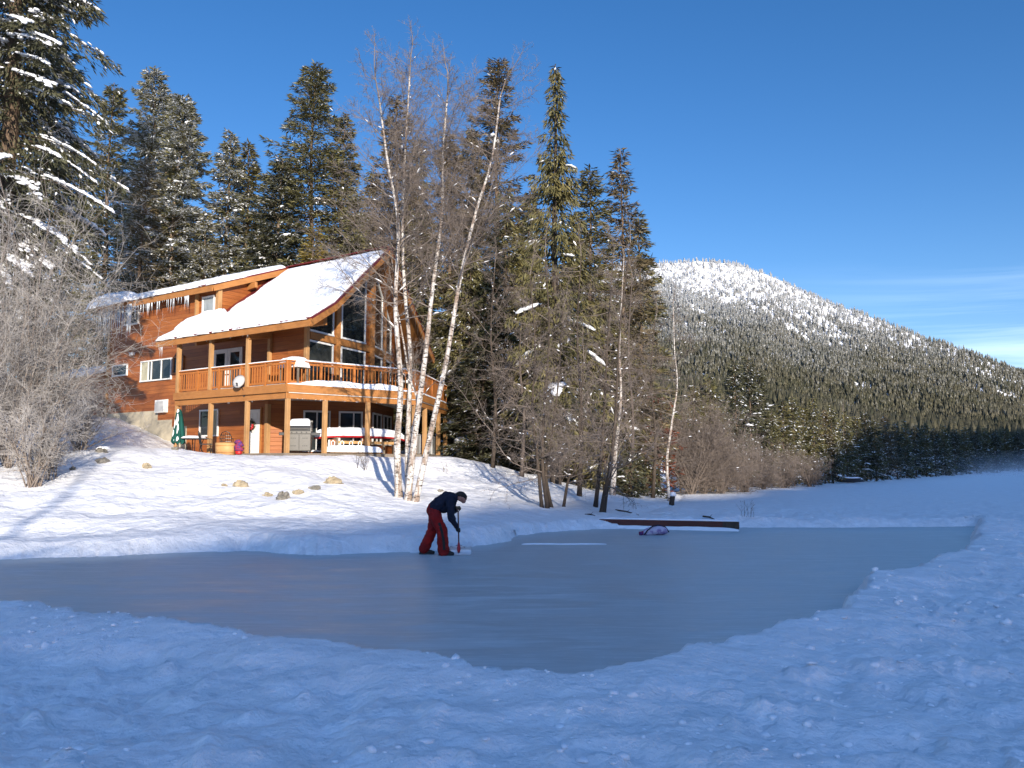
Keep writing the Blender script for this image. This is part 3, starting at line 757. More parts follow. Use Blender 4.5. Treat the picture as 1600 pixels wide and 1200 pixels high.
# white ground floor door
s0, s1, z0, z1 = SIDE.rect(386, 634, 407, 709); z0 = .02
mb = MB(); mb.hexa([SIDE.p(s0, z0, -.02), SIDE.p(s1, z0, -.02), SIDE.p(s1, z0, .06), SIDE.p(s0, z0, .06), SIDE.p(s0, 2.08, -.02), SIDE.p(s1, 2.08, -.02), SIDE.p(s1, 2.08, .06), SIDE.p(s0, 2.08, .06)])
for i in (0, 1):
    for j in range(3):
        a = s0 + .12 + (s1 - s0 - .2) * .5 * i; b = a + (s1 - s0 - .36) * .5; c = .18 + .62 * j; e = c + .5
        mb.hexa([SIDE.p(a, c, .06), SIDE.p(b, c, .06), SIDE.p(b, c, .072), SIDE.p(a, c, .072), SIDE.p(a, e, .06), SIDE.p(b, e, .06), SIDE.p(b, e, .072), SIDE.p(a, e, .072)])
d = mb.build('door', MATS['white_paint'], house)
mb = MB(); mb.lathe((0, 0, 0), [(.03, 0), (.035, .03), (.02, .06)], 10); hd = mb.build('handle', MATS['steel'], d)
p = SIDE.p(s0 + .09, 1.0, .07); hd.location = p; hd.rotation_euler = (R(90), 0, 0)
mb = MB()
for a in (s0 - .09, s1):
    mb.hexa([SIDE.p(a, 0, -.02), SIDE.p(a + .09, 0, -.02), SIDE.p(a + .09, 0, .05), SIDE.p(a, 0, .05), SIDE.p(a, 2.17, -.02), SIDE.p(a + .09, 2.17, -.02), SIDE.p(a + .09, 2.17, .05), SIDE.p(a, 2.17, .05)])
mb.build('door_frame', MATS['cedar_beam'], house)
DOORS = (s0 + s1) / 2

# prow glazing: two bays each side of the centre column, trapezoids above a transom
HB = SIDE  # noqa
def bay(pl, f0, f1, up_to):
    s0_, s1_ = f0 * pl.len, f1 * pl.len
    vv = lambda s: (pl.o + pl.d * s)[1]
    window(pl, 0, 0, 0, 0, rect=(s0_, s1_, FLOOR + .08, FLOOR + 2.05), name='window', fw=.08, hbars=())
    za = roofz(vv(s0_)) - .62; zb = roofz(vv(s1_)) - .62
    window(pl, 0, 0, 0, 0, rect=(s0_, s1_, FLOOR + 2.42, min(za, zb)), skew=(za, zb), name='window', fw=.08)
def frac(pl, x): return pl.hit(x, 560)[0] / pl.len
fB = [frac(PL, x) for x in (476, 518, 531, 568)]
fL = [frac(PL2, x) for x in (479, 519, 531, 569)]
bay(PL2, fL[0], fL[1], 0); bay(PL2, fL[2], fL[3], 0)
for f0, f1 in ((.09, .42), (.52, .80)): bay(PR, f0, f1, 0)
for pl, fr in ((PL, (fB[0], fB[1], 1, .5)), (PL, (fB[2], fB[3], 1, .62)), (PR, (.10, .44, 0, .5)), (PR, (.54, .86, 0, .5))):
    window(pl, 0, 0, 0, 0, rect=(fr[0] * pl.len, fr[1] * pl.len, .12 if fr[2] else .5, 2.05), name='glass_door' if fr[2] else 'window', bars=(fr[3],), fw=.08)
# columns, transom, corner boards
def beam(name, a, b, w_, h_, m='cedar_beam'):
    mb = MB(); mb.bar(a, b, w_, h_); return mb.build(name, MATS[m], house, bevel=.01)
for pl, f in ((PL2, (fL[1] + fL[2]) / 2), (PR, .47)):
    p0 = pl.p(f * pl.len, 0, .06); beam('column', (p0[0], p0[1], FLOOR), (p0[0], p0[1], roofz(p0[1]) - .5), .26, .16)
beam('column', (W[0] + .02, W[1], FLOOR), (W[0] + .02, W[1], RZ - .5), .30, .26)
for pl in (PL2, PR):
    a = pl.p(.02 if pl is PR else .1, FLOOR + 2.24, .05); b = pl.p(pl.len - .02 if pl is PL2 else pl.len * .85, FLOOR + 2.24, .05); beam('transom_beam', a, b, .13, .3)
beam('corner_board', (K[0] + .03, K[1] - .03, 0), (K[0] + .03, K[1] - .03, 2.3), .2, .2, 'cedar_post'); beam('corner_board', (P1_[0], P1_[1] - .03, FLOOR), (P1_[0], P1_[1] - .03, roofz(4.9) - .3), .18, .18, 'cedar_post'); beam('corner_board', (P2_[0] + .03, P2_[1] - .03, FLOOR), (P2_[0] + .03, P2_[1] - .03, roofz(4.9) - .3), .18, .18, 'cedar_post')
beam('corner_board', (CHK + .02, -4.03, 6.3), (CHK + .02, -4.03, 8.15), .22, .22, 'cedar_post'); beam('corner_board', (BK, -4.03, 1.5), (BK, -4.03, 8.2), .14, .14, 'cedar_post')
for a, b, w_, h_ in (((CHK, -2.3, 8.55), (CHK + .62, -2.3, 8.62), .16, .3), ((-2.3, -4.8, 5.62), (-.95, -4.8, 5.62), .2, .36), ((-4.35, -4.9, 5.28), (-4.35, -6.15, 5.10), .2, .30), ((-3.2, 0, 9.4), (-2.0, 0, 9.4), .2, .36), ((-8.2, -4.0, 5.6), (-8.2, -6.1, 5.1), .16, .24)):
    beam('roof_bracket', a, b, w_, h_)
# meter box, wall lamp
s0, s1, z0, z1 = SIDE.rect(248, 624, 263, 645)
mb = MB(); mb.hexa([SIDE.p(s0, z0, 0), SIDE.p(s1, z0, 0), SIDE.p(s1, z0, .24), SIDE.p(s0, z0, .24), SIDE.p(s0, z1, 0), SIDE.p(s1, z1, 0), SIDE.p(s1, z1 - .05, .24), SIDE.p(s0, z1 - .05, .24)])
o = mb.build('meter_box', MATS['white_paint'], house, bevel=.02)
mb = MB(); c0, c1 = s0 + .05, s1 - .05
mb.hexa([SIDE.p(c0, z0 + .05, .24), SIDE.p(c1, z0 + .05, .24), SIDE.p(c1, z0 + .05, .252), SIDE.p(c0, z0 + .05, .252), SIDE.p(c0, z1 - .12, .24), SIDE.p(c1, z1 - .12, .24), SIDE.p(c1, z1 - .12, .252), SIDE.p(c0, z1 - .12, .252)])
mb.build('meter_cover', MATS['dish_grey'], o)
s_, z_ = SIDE.hit(210, 553); mb = MB(); mb.tube([SIDE.p(s_, z_, 0), SIDE.p(s_, z_, .08)], .07, 10)
mb.tube([SIDE.p(s_ - .06, z_, .08), SIDE.p(s_ - .12, z_ - .03, .22)], [.05, .09], 8); mb.tube([SIDE.p(s_ + .06, z_, .08), SIDE.p(s_ + .12, z_ - .03, .22)], [.05, .09], 8)
mb.build('wall_lamp', MATS['white_paint'], house)
# lean-to eave with snow at the far end
mb = MB(); mb.slab([(-19.5, -4.0, 4.7), (-19.5, -5.2, 4.3), (-23, -5.2, 4.3), (-23, -4, 4.7)], [(-19.5, -4.0, 4.55), (-19.5, -5.2, 4.15), (-23, -5.2, 4.15), (-23, -4, 4.55)])
mb.hexa([(-23, -4, 1.5), (-19.5, -4, 1.5), (-19.5, 3, 1.5), (-23, 3, 1.5), (-23, -4, 4.55), (-19.5, -4, 4.55), (-19.5, 3, 4.55), (-23, 3, 4.55)])
mb.build('lean_to', MATS['cedar_siding'], house)
snow_sheet('roof_snow', lambda s, t: (-23.1 + 3.6 * s, -5.35 + 8.3 * t, 4.31 + .42 * min(1, t * 6)), 26, 40, .32, 29, edge=.12)

# ================================================================== deck
A_ = (-1.66, -6.17); B_ = (0.0, 0.0); C_ = (-3.72, 6.8); D_ = (-9.65, -6.17)
deckpoly = [D_, A_, B_, C_, (-5.6, 6.8), (-5.0, 3.9), (-2.85, 0), (-5.4, -3.85), (-9.65, -3.85)]
mb = MB(); mb.prism(deckpoly, FLOOR - .06, FLOOR - .005); mb.build('deck_floor', MATS['deck_plank'], house)
mb = MB(); mb.prism([(p[0] * .985, p[1] * .985) for p in deckpoly], FLOOR - .36, FLOOR - .30); mb.build('deck_soffit', MATS['white_paint'], house)
def off(p, k): return (p[0] + k[0], p[1] + k[1])
mb = MB()
for a, b in ((D_, A_), (A_, B_), (B_, C_)):
    mb.bar((a[0], a[1], FLOOR - .16), (b[0], b[1], FLOOR - .16), .07, .34)
mb.build('rim_beam', MATS['cedar_beam'], house)
def inset(p, q, k):   # shift segment inward (left side of travel D->A->B->C)
    d = np.array(q) - np.array(p); d = d / np.linalg.norm(d); n = np.array([-d[1], d[0]])
    return tuple(np.array(p) + n * k), tuple(np.array(q) + n * k)
segs = [(D_, A_), (A_, B_), (B_, C_)]
mb = MB()
for a, b in segs:
    a2, b2 = inset(a, b, .12); mb.bar((a2[0], a2[1], FLOOR - .46), (b2[0], b2[1], FLOOR - .46), .12, .26)
mb.build('header_beam', MATS['cedar_beam'], house)
icicles((A_[0], A_[1] + .1, FLOOR - .58), (B_[0], B_[1], FLOOR - .58), 34, .02, .07, 8, 'icicles')
icicles((D_[0], D_[1] + .1, FLOOR - .58), (A_[0], A_[1] + .1, FLOOR - .58), 34, .02, .09, 9, 'icicles')
# posts under the deck, found from where they stand in the photo
def segpx(a, b, px):
    pl = Plane(a, b); return pl.hit(px, 640)[0]
def post(x, y, z0, z1, wd=.17, name='post'):
    mb = MB(); mb.box((x, y, (z0 + z1) / 2), (wd, wd, z1 - z0)); return mb.build(name, MATS['cedar_post'], house, bevel=.012)
for (a, b), xs in zip(segs, ((270, 325, 382), (437.5, 510, 577), (643, 668, 689, 702))):
    pl = Plane(a, b)
    for x in xs:
        s_ = pl.hit(x, 650)[0]; s_ = min(max(s_, .12), pl.len - .05); p = pl.p(s_, 0, -.14)
        zb = 0 if x > 300 else .2
        post(p[0], p[1], zb - .05, FLOOR - .58)
# upper posts carrying the skirt roof
pl = Plane(D_, A_)
for x in (273, 325, 383):
    s_ = min(max(pl.hit(x, 590)[0], .1), pl.len); p = pl.p(s_, 0, -.13)
    post(p[0], p[1], FLOOR, roofz(abs(p[1])) - .24, .17)
# railings: one section per side, each with posts and snow on the handrail
for i, (a, b) in enumerate(segs):
    a2, b2 = inset(a, b, .16 if i < 2 else .12); pl = Plane(a2, b2); L_ = pl.len
    mb = MB()
    mb.bar(pl.p(0, FLOOR + 1.0), pl.p(L_, FLOOR + 1.0), .13, .045); mb.bar(pl.p(0, FLOOR + .90), pl.p(L_, FLOOR + .90), .045, .09); mb.bar(pl.p(0, FLOOR + .12), pl.p(L_, FLOOR + .12), .045, .09)
    if i < 2:
        n = int(L_ / .175)
        for k in range(1, n):
            p = pl.p(L_ * k / n, 0); mb.box((p[0], p[1], FLOOR + .51), (.036, .036, .70), math.atan2(pl.d[1], pl.d[0]))
    else:   # solid boarded panel on the far side
        for k in range(int(L_ / .15)):
            p = pl.p(.075 + .15 * k, 0); mb.box((p[0], p[1], FLOOR + .51), (.142, .03, .70), math.atan2(pl.d[1], pl.d[0]))
    rl_ = mb.build('railing', MATS['cedar_rail'], house)
    n = max(3, int(round(L_ / 1.75)))
    for k in range(n + 1):
        p = pl.p(min(max(L_ * k / n, .06), L_ - .06), 0); mb = MB(); mb.box((p[0], p[1], FLOOR + .5), (.10, .10, 1.0), math.atan2(pl.d[1], pl.d[0]))
        mb.build('rail_post', MATS['cedar_rail'], rl_)
    snow_sheet('rail_snow', lambda s, t, pl=pl, L_=L_: pl.p(L_ * s, FLOOR + 1.025, -.07 + .14 * t), 70, 6, .03 if i == 0 else .045, 31 + i, rl_, .15)
    o1 = Plane(a, b)
    if i > 0: snow_sheet('deck_snow', lambda s, t, pl=o1: pl.p(pl.len * s, FLOOR + .0, -.20 + .25 * t), 60, 8, .07, 41 + i, house, .2)
snow_sheet('deck_snow', lambda s, t: (D_[0] + 3 + (A_[0] - D_[0] - 3) * s, -6.0 + .16 * t, FLOOR), 30, 6, .07, 45, house, .2)
snow_sheet('deck_snow', lambda s, t: (-1.45 - .35 * t + 1.3 * s, -5.6 + 5.0 * s, FLOOR), 30, 14, .24, 46, house, .25)
# ground level patio boards
patio = [(-9.9, -6.4), (-1.45, -6.4), (.25, 0.05), (-3.4, 7.0), (-6.0, 7.0), (-6.0, -3.0), (-9.9, -3.8)]
mb = MB(); mb.prism(patio, -.17, -.004); mb.build('patio_deck', MATS['grey_wood'], house)
# ================================================================== things on and round the patio
def patio_at(px, py, Y):   # world point at depth Y above the patio floor
    p = at(px, py, Y); return np.array([p[0], p[1], 2.35])
def local(o): return o
# satellite dish on the deck rim
p = at(373, 596, 35.5)
dish = thing('satellite_dish', 'grey round satellite dish on a bent arm fixed to the deck edge', 'satellite dish', tuple(p))
mb = MB(); n = 20
prof = [(0, .10), (.1, .094), (.2, .072), (.28, .036), (.31, 0.0), (.32, .008), (.20, .088), (0.001, .118)]
mb.lathe((0, 0, 0), prof[::-1], n); d = mb.build('reflector', MATS['dish_grey'], dish, True); d.rotation_euler = (R(68), 0, R(-14)); d.scale = (.92, 1, 1)
mb = MB(); mb.tube([(0, .08, -.02), (.02, .2, -.10), (.18, .1, -.36), (.24, .16, -.58)], .028, 8); mb.box((.23, .22, -.55), (.14, .12, .2)); mb.build('arm', MATS['black_iron'], dish)
mb = MB(); mb.tube([(0, -.02, -.28), (.03, -.32, -.14)], .014, 6); mb.box((.03, -.34, -.12), (.06, .1, .06)); mb.build('receiver', MATS['dark_plastic'], dish)
# wreath on the white door
pd = SIDE.p(DOORS, 1.32, .12); pw = hw(pd[0], pd[1], pd[2])
wr = thing('wreath', 'red and green Christmas wreath hanging on the white ground floor door', 'wreath', tuple(pw), HROT)
mb = MB(); rs = random.Random(4)
for i in range(46):
    a = rs.random() * 6.28; rad = .17 + rs.uniform(-.05, .05); mb.tube([(rad * math.cos(a), 0, rad * math.sin(a)), ((rad + .09) * math.cos(a + .5), rs.uniform(-.08, 0), (rad + .09) * math.sin(a + .5))], [.03, .008], 4)
mb.build('greenery', MATS['fir_dark'], wr)
mb = MB()
for a in (-2.5, -1.9, -1.2, -.6, 3.4, .1): mb.lathe((.15 * math.cos(a), -.07, .15 * math.sin(a)), [(.01, -.06), (.07, -.02), (.07, .03), (.01, .07)], 8)
mb.build('red_bow', MATS['red_paint'], wr, True)
mb = MB(); mb.tube([(0, -.02, .15), (0, -.01, .34)], .02, 5); mb.build('hanger', MATS['fir_dark'], wr)

# folded green patio umbrella
p = patio_at(277, 694, 36.6)
um = thing('patio_umbrella', 'folded dark green patio umbrella with snow caught in its folds', 'umbrella', (p[0], p[1], 2.3))
mb = MB(); mb.tube([(0, 0, 0), (0.02, 0, 2.05)], .022, 8); mb.lathe((0, 0, -.02), [(.24, 0), (.24, .05), (.06, .09), (.04, .26)], 16); mb.build('pole', MATS['grey_wood'], um)
vs = []; k = 32; prof = [(.05, 2.02), (.10, 1.86), (.14, 1.55), (.18, 1.2), (.22, .85), (.25, .55), (.23, .50)]
for r, z in prof:
    for j in range(k):
        a = 2 * math.pi * j / k; q = r * (1 + .32 * math.cos(8 * a + z)) * (1 + .1 * math.sin(3 * a)); vs.append((.02 + q * math.cos(a), q * math.sin(a), z + .05 * math.cos(8 * a) * (z < .6)))
mb = MB(); mb.add(vs, [(i * k + j, i * k + (j + 1) % k, (i + 1) * k + (j + 1) % k, (i + 1) * k + j) for i in range(len(prof) - 1) for j in range(k)] + [tuple(range(k))])
mb.build('canopy', MATS['green_canvas'], um, True)
mb = MB()
for (x, z, l, r) in ((.03, 1.55, .5, .055), (.07, 1.15, .45, .045), (-.07, 1.35, .4, .03), (-.11, .95, .3, .03), (.09, .7, .2, .06), (-.03, .66, .12, .05), (.02, 1.93, .16, .06)):
    y = -.13 - (2 - z) * .10; mb.tube([(x, y + .03, z + l / 2), (x + .02, y - .01, z), (x - .01, y - .03, z - l / 2)], [r * .5, r, r * .4], 7)
mb.build('snow', MATS['snow'], um, True)

# black iron patio table, two chairs
p = patio_at(303, 690, 36.9)
tb = thing('patio_table', 'black metal patio table dusted with snow beside the folded umbrella', 'table', (p[0], p[1], 2.33))
mb = MB(); mb.lathe((0, 0, .66), [(.02, 0), (.55, 0), (.56, .03), (.55, .05), (.02, .05)], 24); mb.build('tabletop', MATS['black_iron'], tb)
for a in (.5, 2.1, 3.6, 5.2):
    mb = MB(); mb.tube([(.4 * math.cos(a), .4 * math.sin(a), .66), (.28 * math.cos(a), .28 * math.sin(a), .3), (.45 * math.cos(a), .45 * math.sin(a), 0)], .02, 6); mb.build('leg', MATS['black_iron'], tb)
snow_sheet('snow', lambda s, t: ((2 * s - 1) * .42, (2 * t - 1) * .42, .71), 16, 16, .10, 3, tb, .4)
def patio_chair(px, Y, rz, label, pad=None):
    p = patio_at(px, 690, Y); t = thing('patio_chair', label, 'chair', (p[0], p[1], 2.33), rz, 'black metal chairs on the patio')
    mb = MB(); mb.box((0, 0, .43), (.48, .46, .035)); mb.build('seat', MATS['black_iron'], t)
    mb = MB(); pts = [(-.23, .22, .42), (-.24, .27, .75), (-.15, .31, .93), (0, .32, .99), (.15, .31, .93), (.24, .27, .75), (.23, .22, .42)]
    mb.tube(pts, .018, 6)
    for x in (-.14, -.07, 0, .07, .14): mb.tube([(x, .22, .43), (x * 1.1, .30, .93 - abs(x) * .4)], .012, 5)
    for z in (.55, .68, .8): mb.tube([(-.22, .245, z), (0, .27, z), (.22, .245, z)], .012, 5)
    mb.build('backrest', MATS['black_iron'], t)
    for sx in (-1, 1):
        for sy in (-1, 1): mb = MB(); mb.tube([(.21 * sx, .2 * sy, .42), (.24 * sx, .24 * sy, 0)], .017, 6); mb.build('leg', MATS['black_iron'], t)
        mb = MB(); mb.tube([(.25 * sx, .24, .66), (.27 * sx, 0, .68), (.25 * sx, -.2, .64), (.22 * sx, -.2, .43)], .015, 6); mb.build('armrest', MATS['black_iron'], t)
    return t
patio_chair(354, 36.4, R(190), 'black metal patio chair with a round barred back behind the wooden tub')
patio_chair(322, 36.2, R(120), 'black metal patio chair half hidden by the second deck post')
# wooden half-barrel tub and the bright bundle beside it
p = patio_at(352, 700, 35.3)
tub = thing('wooden_tub', 'pale curved wooden tub standing in the snow left of the white door', 'tub', (p[0], p[1], 2.25), R(-20))
mb = MB(); k = 20; ring = []
for j in range(k): a = 2 * math.pi * j / k; ring.append((.42 * math.cos(a), .34 * math.sin(a)))
for z0, z1, sc in ((0, .55, 1.0),):
    mb.slab([(x * 1.06, y * 1.06, z1) for x, y in ring], [(x, y, z0) for x, y in ring])
mb.build('body', MATS['plywood'], tub, True)
mb = MB()
for z in (.14, .42): mb.tube([(x * (1.01 + .06 * z), y * (1.01 + .06 * z), z) for x, y in ring + [ring[0]]], .015, 5, False)
mb.build('hoop', MATS['cedar_beam'], tub)
p = patio_at(373, 700, 35.2)
pk = thing('folded_blanket', 'pink and purple striped blanket bundled beside the wooden tub', 'blanket', (p[0], p[1], 2.3)); pk.scale = (.8, .8, .8)
mb = MB(); rs = random.Random(8)
for (x, z, r_, l_) in ((-.03, .66, .13, .2), (.05, .52, .15, .22), (-.04, .40, .16, .2), (.03, .28, .17, .24)):
    mb.tube([(x - l_, .02 * r_, z - .05), (x - l_ * .4, -.03, z + .02), (x + l_ * .3, -.05, z + .03), (x + l_, 0, z - .06)], [r_ * .35, r_ * .8, r_ * .85, r_ * .3], 9)
o = mb.build('blanket', MATS['pink_cloth'], pk, True)
mb = MB(); mb.lathe((0, 0, 0), [(.01, .0), (.175, .02), (.18, .19), (.02, .2)], 12); o = mb.build('red_cushion', MATS['red_paint'], pk, True); o.scale = (1, .75, 1)

# barbecue
p = patio_at(468, 709, 35.1)
bq = thing('barbecue_grill', 'stainless steel barbecue grill with snow on its lid at the patio edge', 'barbecue', (p[0], p[1], 2.36), R(8))
mb = MB(); mb.box((0, 0, .45), (.96, .56, .74)); cb = mb.build('cabinet', MATS['steel'], bq, bevel=.02)
for sx in (-1, 1):
    mb = MB(); mb.box((sx * .24, -.29, .45), (.45, .02, .68)); dr = mb.build('door', MATS['steel'], bq, bevel=.01)
    mb = MB()
    for r_ in (.30, .62):
        for c in range(3): mb.box((sx * .24 + (c - 1) * .08, -.302, r_), (.05, .012, .03))
    mb.build('vent_slots', MATS['dark_plastic'], dr)
    mb = MB(); mb.box((sx * .66, 0, .84), (.36, .5, .06)); mb.box((sx * .66, -.24, .80), (.36, .03, .12)); mb.build('side_shelf', MATS['dark_plastic'], bq, bevel=.01)
mb = MB(); mb.box((0, -.27, .87), (.96, .06, .1)); pnl = mb.build('control_panel', MATS['steel'], bq)
for i in range(4):
    mb = MB(); mb.tube([(-.3 + .2 * i, -.30, .87), (-.3 + .2 * i, -.335, .87)], .028, 10); mb.build('knob', MATS['dark_plastic'], pnl)
vs = []; nn = 10
for x in (-.46, .46):
    for i in range(nn + 1):
        a = math.pi * .5 * i / nn; vs.append((x, .24 - .50 * math.sin(a) if i < nn else -.26, .92 + .40 * (1 - (1 - math.cos(a)) ** 1.0)))
mb = MB()
prof = [(-.27, .92), (-.27, 1.06), (-.22, 1.18), (-.12, 1.27), (.02, 1.31), (.16, 1.29), (.24, 1.2), (.25, .92)]
top = [(-.45, y, z) for y, z in prof]; bot = [(.45, y, z) for y, z in prof]; mb.slab(top, bot)
lid = mb.build('lid', MATS['dark_plastic'], bq, bevel=.02)
mb = MB()
for x in (-.47, .47): mb.slab([(x - .025, y * 1.03, .91 + (z - .92) * 1.05) for y, z in prof], [(x + .025, y * 1.03, .91 + (z - .92) * 1.05) for y, z in prof])
mb.box((0, .27, 1.28), (.98, .03, .22)); mb.build('lid_end', MATS['steel'], bq)
mb = MB(); mb.tube([(-.36, -.31, 1.02), (.36, -.31, 1.02)], .018, 8); mb.build('handle', MATS['steel'], lid)
snow_sheet('snow', lambda s, t: (-.43 + .86 * s, -.24 + .46 * t, float(np.interp(-.24 + .46 * t, [-.27, -.22, -.12, .02, .16, .24], [1.12, 1.18, 1.27, 1.31, 1.29, 1.2]))), 24, 16, .14, 7, bq, .18)
mb = MB(); mb.tube([(.0, .12, .0), (.0, .12, .08)], .02, 6)
for x in (-.42, .42):
    for y in (-.22, .22): mb.tube([(x - .02, y, .05), (x + .02, y, .05)], .05, 10)
mb.build('castor', MATS['dark_plastic'], bq)

# upturned canoe on a rack, snow along its hull
ca0 = hw(-1.95, -4.6); ca1 = hw(-.9, .4); cdir = math.atan2(ca1[1] - ca0[1], ca1[0] - ca0[0]); cl = 4.7
pc = (ca0 + ca1) / 2
cn = thing('canoe', 'white and red upturned canoe on a wooden rack under the deck', 'canoe', (pc[0], pc[1], 2.35 + .78), cdir)
vs = []; ns = 28; nc = 12
for i in range(ns + 1):
    t = -1 + 2 * i / ns; wd = .42 * (1 - abs(t) ** 2.6) + .01; hgt = .32 * (1 - .25 * abs(t) ** 3)
    for j in range(nc + 1):
        a = math.pi * j / nc; vs.append((t * cl / 2, wd * math.cos(a), -.02 + hgt * math.sin(a) ** .7 - .10 * abs(t) ** 4))
mb = MB(); mb.add(vs, [(i * (nc + 1) + j, i * (nc + 1) + j + 1, (i + 1) * (nc + 1) + j + 1, (i + 1) * (nc + 1) + j) for i in range(ns) for j in range(nc)])
hull = mb.build('hull', MATS['white_paint'], cn, True)
mb = MB()
for sg in (-1, 1): mb.tube([(t * cl / 2, sg * (.42 * (1 - abs(t) ** 2.6) + .012), -.03 - .10 * abs(t) ** 4) for t in np.linspace(-1, 1, 25)], .045, 6)
mb.build('gunwale', MATS['red_paint'], cn)
def cs(s, t):
    tt = (-1 + 2 * s) * .97; wd = .42 * (1 - abs(tt) ** 2.6); a = math.pi * (.12 + .76 * t)
    return (tt * cl / 2, wd * math.cos(a), -.02 + .32 * (1 - .25 * abs(tt) ** 3) * math.sin(a) ** .7 - .10 * abs(tt) ** 4)
snow_sheet('snow', cs, 60, 14, .08, 13, cn, .12)
rk = thing('canoe_rack', 'low timber rack of posts and rails holding up the canoe', 'rack', (pc[0], pc[1], 2.345), cdir)
for x in (-1.5, 1.5):
    mb = MB(); mb.box((x, 0, .66), (.09, .95, .09)); mb.build('crossbar', MATS['grey_wood'], rk)
    for y in (-.42, .42): mb = MB(); mb.box((x, y, .31), (.09, .09, .62)); mb.build('leg', MATS['grey_wood'], rk)
mb = MB(); mb.box((0, -.42, .50), (3.1, .05, .12)); mb.build('rail', MATS['plywood'], rk)
# child's sled under snow beneath the rack
ps = hw(-1.35, -2.9)
sl_ = thing('sled', 'long low sled buried in snow at the foot of the canoe rack', 'sled', (ps[0], ps[1], 2.35), cdir)
mb = MB(); mb.box((0, -.35, .05), (2.6, .5, .05)); mb.tube([(1.3, -.35, .05), (1.5, -.35, .14), (1.55, -.35, .26)], .03, 6); mb.build('deck_board', MATS['plywood'], sl_)
snow_sheet('snow', lambda s, t: (-1.35 + 2.7 * s, -.68 + .66 * t, .06), 40, 14, .26, 19, sl_, .18)
mb = MB()
for i in range(4): mb.tube([(-1.0 + i * .45, -.2, .2), (-1.02 + i * .45, -.2, .5), (-.94 + i * .45, -.2, .56), (-.86 + i * .45, -.2, .5), (-.88 + i * .45, -.2, .2)], .022, 6)
mb.build('white_hoop', MATS['white_paint'], sl_)
# clear wind screens along the far side of the patio
for i, (f0, f1, z1, lab) in enumerate(((.03, .30, .95, 'grey plastic wind screen panel right behind the birch trunks'), (.34, .62, .95, 'grey plastic wind screen panel between the far deck posts'), (.66, .93, .95, 'grey plastic wind screen panel nearest the far deck corner'))):
    pl = Plane(B_, C_); a = pl.p(pl.len * f0, 0, -.35); b = pl.p(pl.len * f1, 0, -.35); m_ = hw((a[0] + b[0]) / 2, (a[1] + b[1]) / 2)
    ww = thing('wind_screen', lab, 'wind screen', (m_[0], m_[1], 2.35), HROT + math.atan2(pl.d[1], pl.d[0]), 'wind screen panels under the deck')
    ln = pl.len * (f1 - f0)
    mb = MB(); mb.box((0, 0, .52), (ln - .08, .02, .86)); mb.build('panel', MATS['plastic_sheet'], ww)
    mb = MB(); mb.box((0, 0, .97), (ln, .05, .04)); mb.box((0, 0, .07), (ln, .05, .04))
    for x in (-ln / 2 + .02, ln / 2 - .02): mb.box((x, 0, .52), (.04, .05, .86))
    mb.build('frame', MATS['dish_grey'], ww)
# bin with a cap of snow beyond the deck
p = at(721, 712, 44.0); gzp = gz(p[0], p[1])
bn = thing('garbage_bin', 'dark bin wearing a thick cap of snow right of the deck', 'bin', (p[0], p[1], gzp - .05))
mb = MB(); mb.lathe((0, 0, 0), [(.26, 0), (.32, .8), (.34, .82), (.34, .86)], 14); mb.build('body', MATS['grey_rock'], bn)
mb = MB(); mb.lathe((0, 0, .84), [(.36, 0), (.41, .1), (.36, .26), (.2, .36), (.01, .38)], 16); mb.build('snow', MATS['snow'], bn, True)
# snowed-under table on the upper deck
p = hw(-2.15, -5.42, FLOOR)
t2 = thing('deck_table', 'square table on the upper deck carrying a thick slab of snow', 'table', tuple(p), HROT)
mb = MB(); mb.box((0, 0, .74), (1.3, .62, .04)); mb.build('tabletop', MATS['grey_wood'], t2)
for x in (-.55, .55):
    for y in (-.24, .24): mb = MB(); mb.box((x, y, .36), (.07, .07, .72)); mb.build('leg', MATS['grey_wood'], t2)
snow_sheet('snow', lambda s, t: (-.66 + 1.32 * s, -.33 + .66 * t, .76), 26, 18, .42, 37, t2, .22)
def deck_chair(u, v, rz, lab):
    p = hw(u, v, FLOOR); t = thing('deck_chair', lab, 'chair', tuple(p), rz, 'chairs on the upper deck')
    mb = MB(); mb.box((0, 0, .43), (.5, .5, .04)); mb.build('seat', MATS['black_iron'], t)
    mb = MB(); mb.bar((-.23, .24, .45), (-.25, .36, .98), .03, .03); mb.bar((.23, .24, .45), (.25, .36, .98), .03, .03)
    for i in range(5): mb.bar((-.23, .25 + .022 * i, .52 + .1 * i), (.23, .25 + .022 * i, .52 + .1 * i), .06, .015)
    mb.build('backrest', MATS['black_iron'], t)
    for x in (-.22, .22):
        for y in (-.22, .22): mb = MB(); mb.tube([(x, y, .42), (x * 1.1, y * 1.1, 0)], .016, 6); mb.build('leg', MATS['black_iron'], t)
deck_chair(-1.2, -1.7, R(-70), 'dark slatted chair on the upper deck behind the middle of the railing')
deck_chair(-1.15, -.7, R(-40), 'dark slatted chair on the upper deck close to the centre column')
mb = MB()  # dark leaning board (low garden wall) by the concrete steps
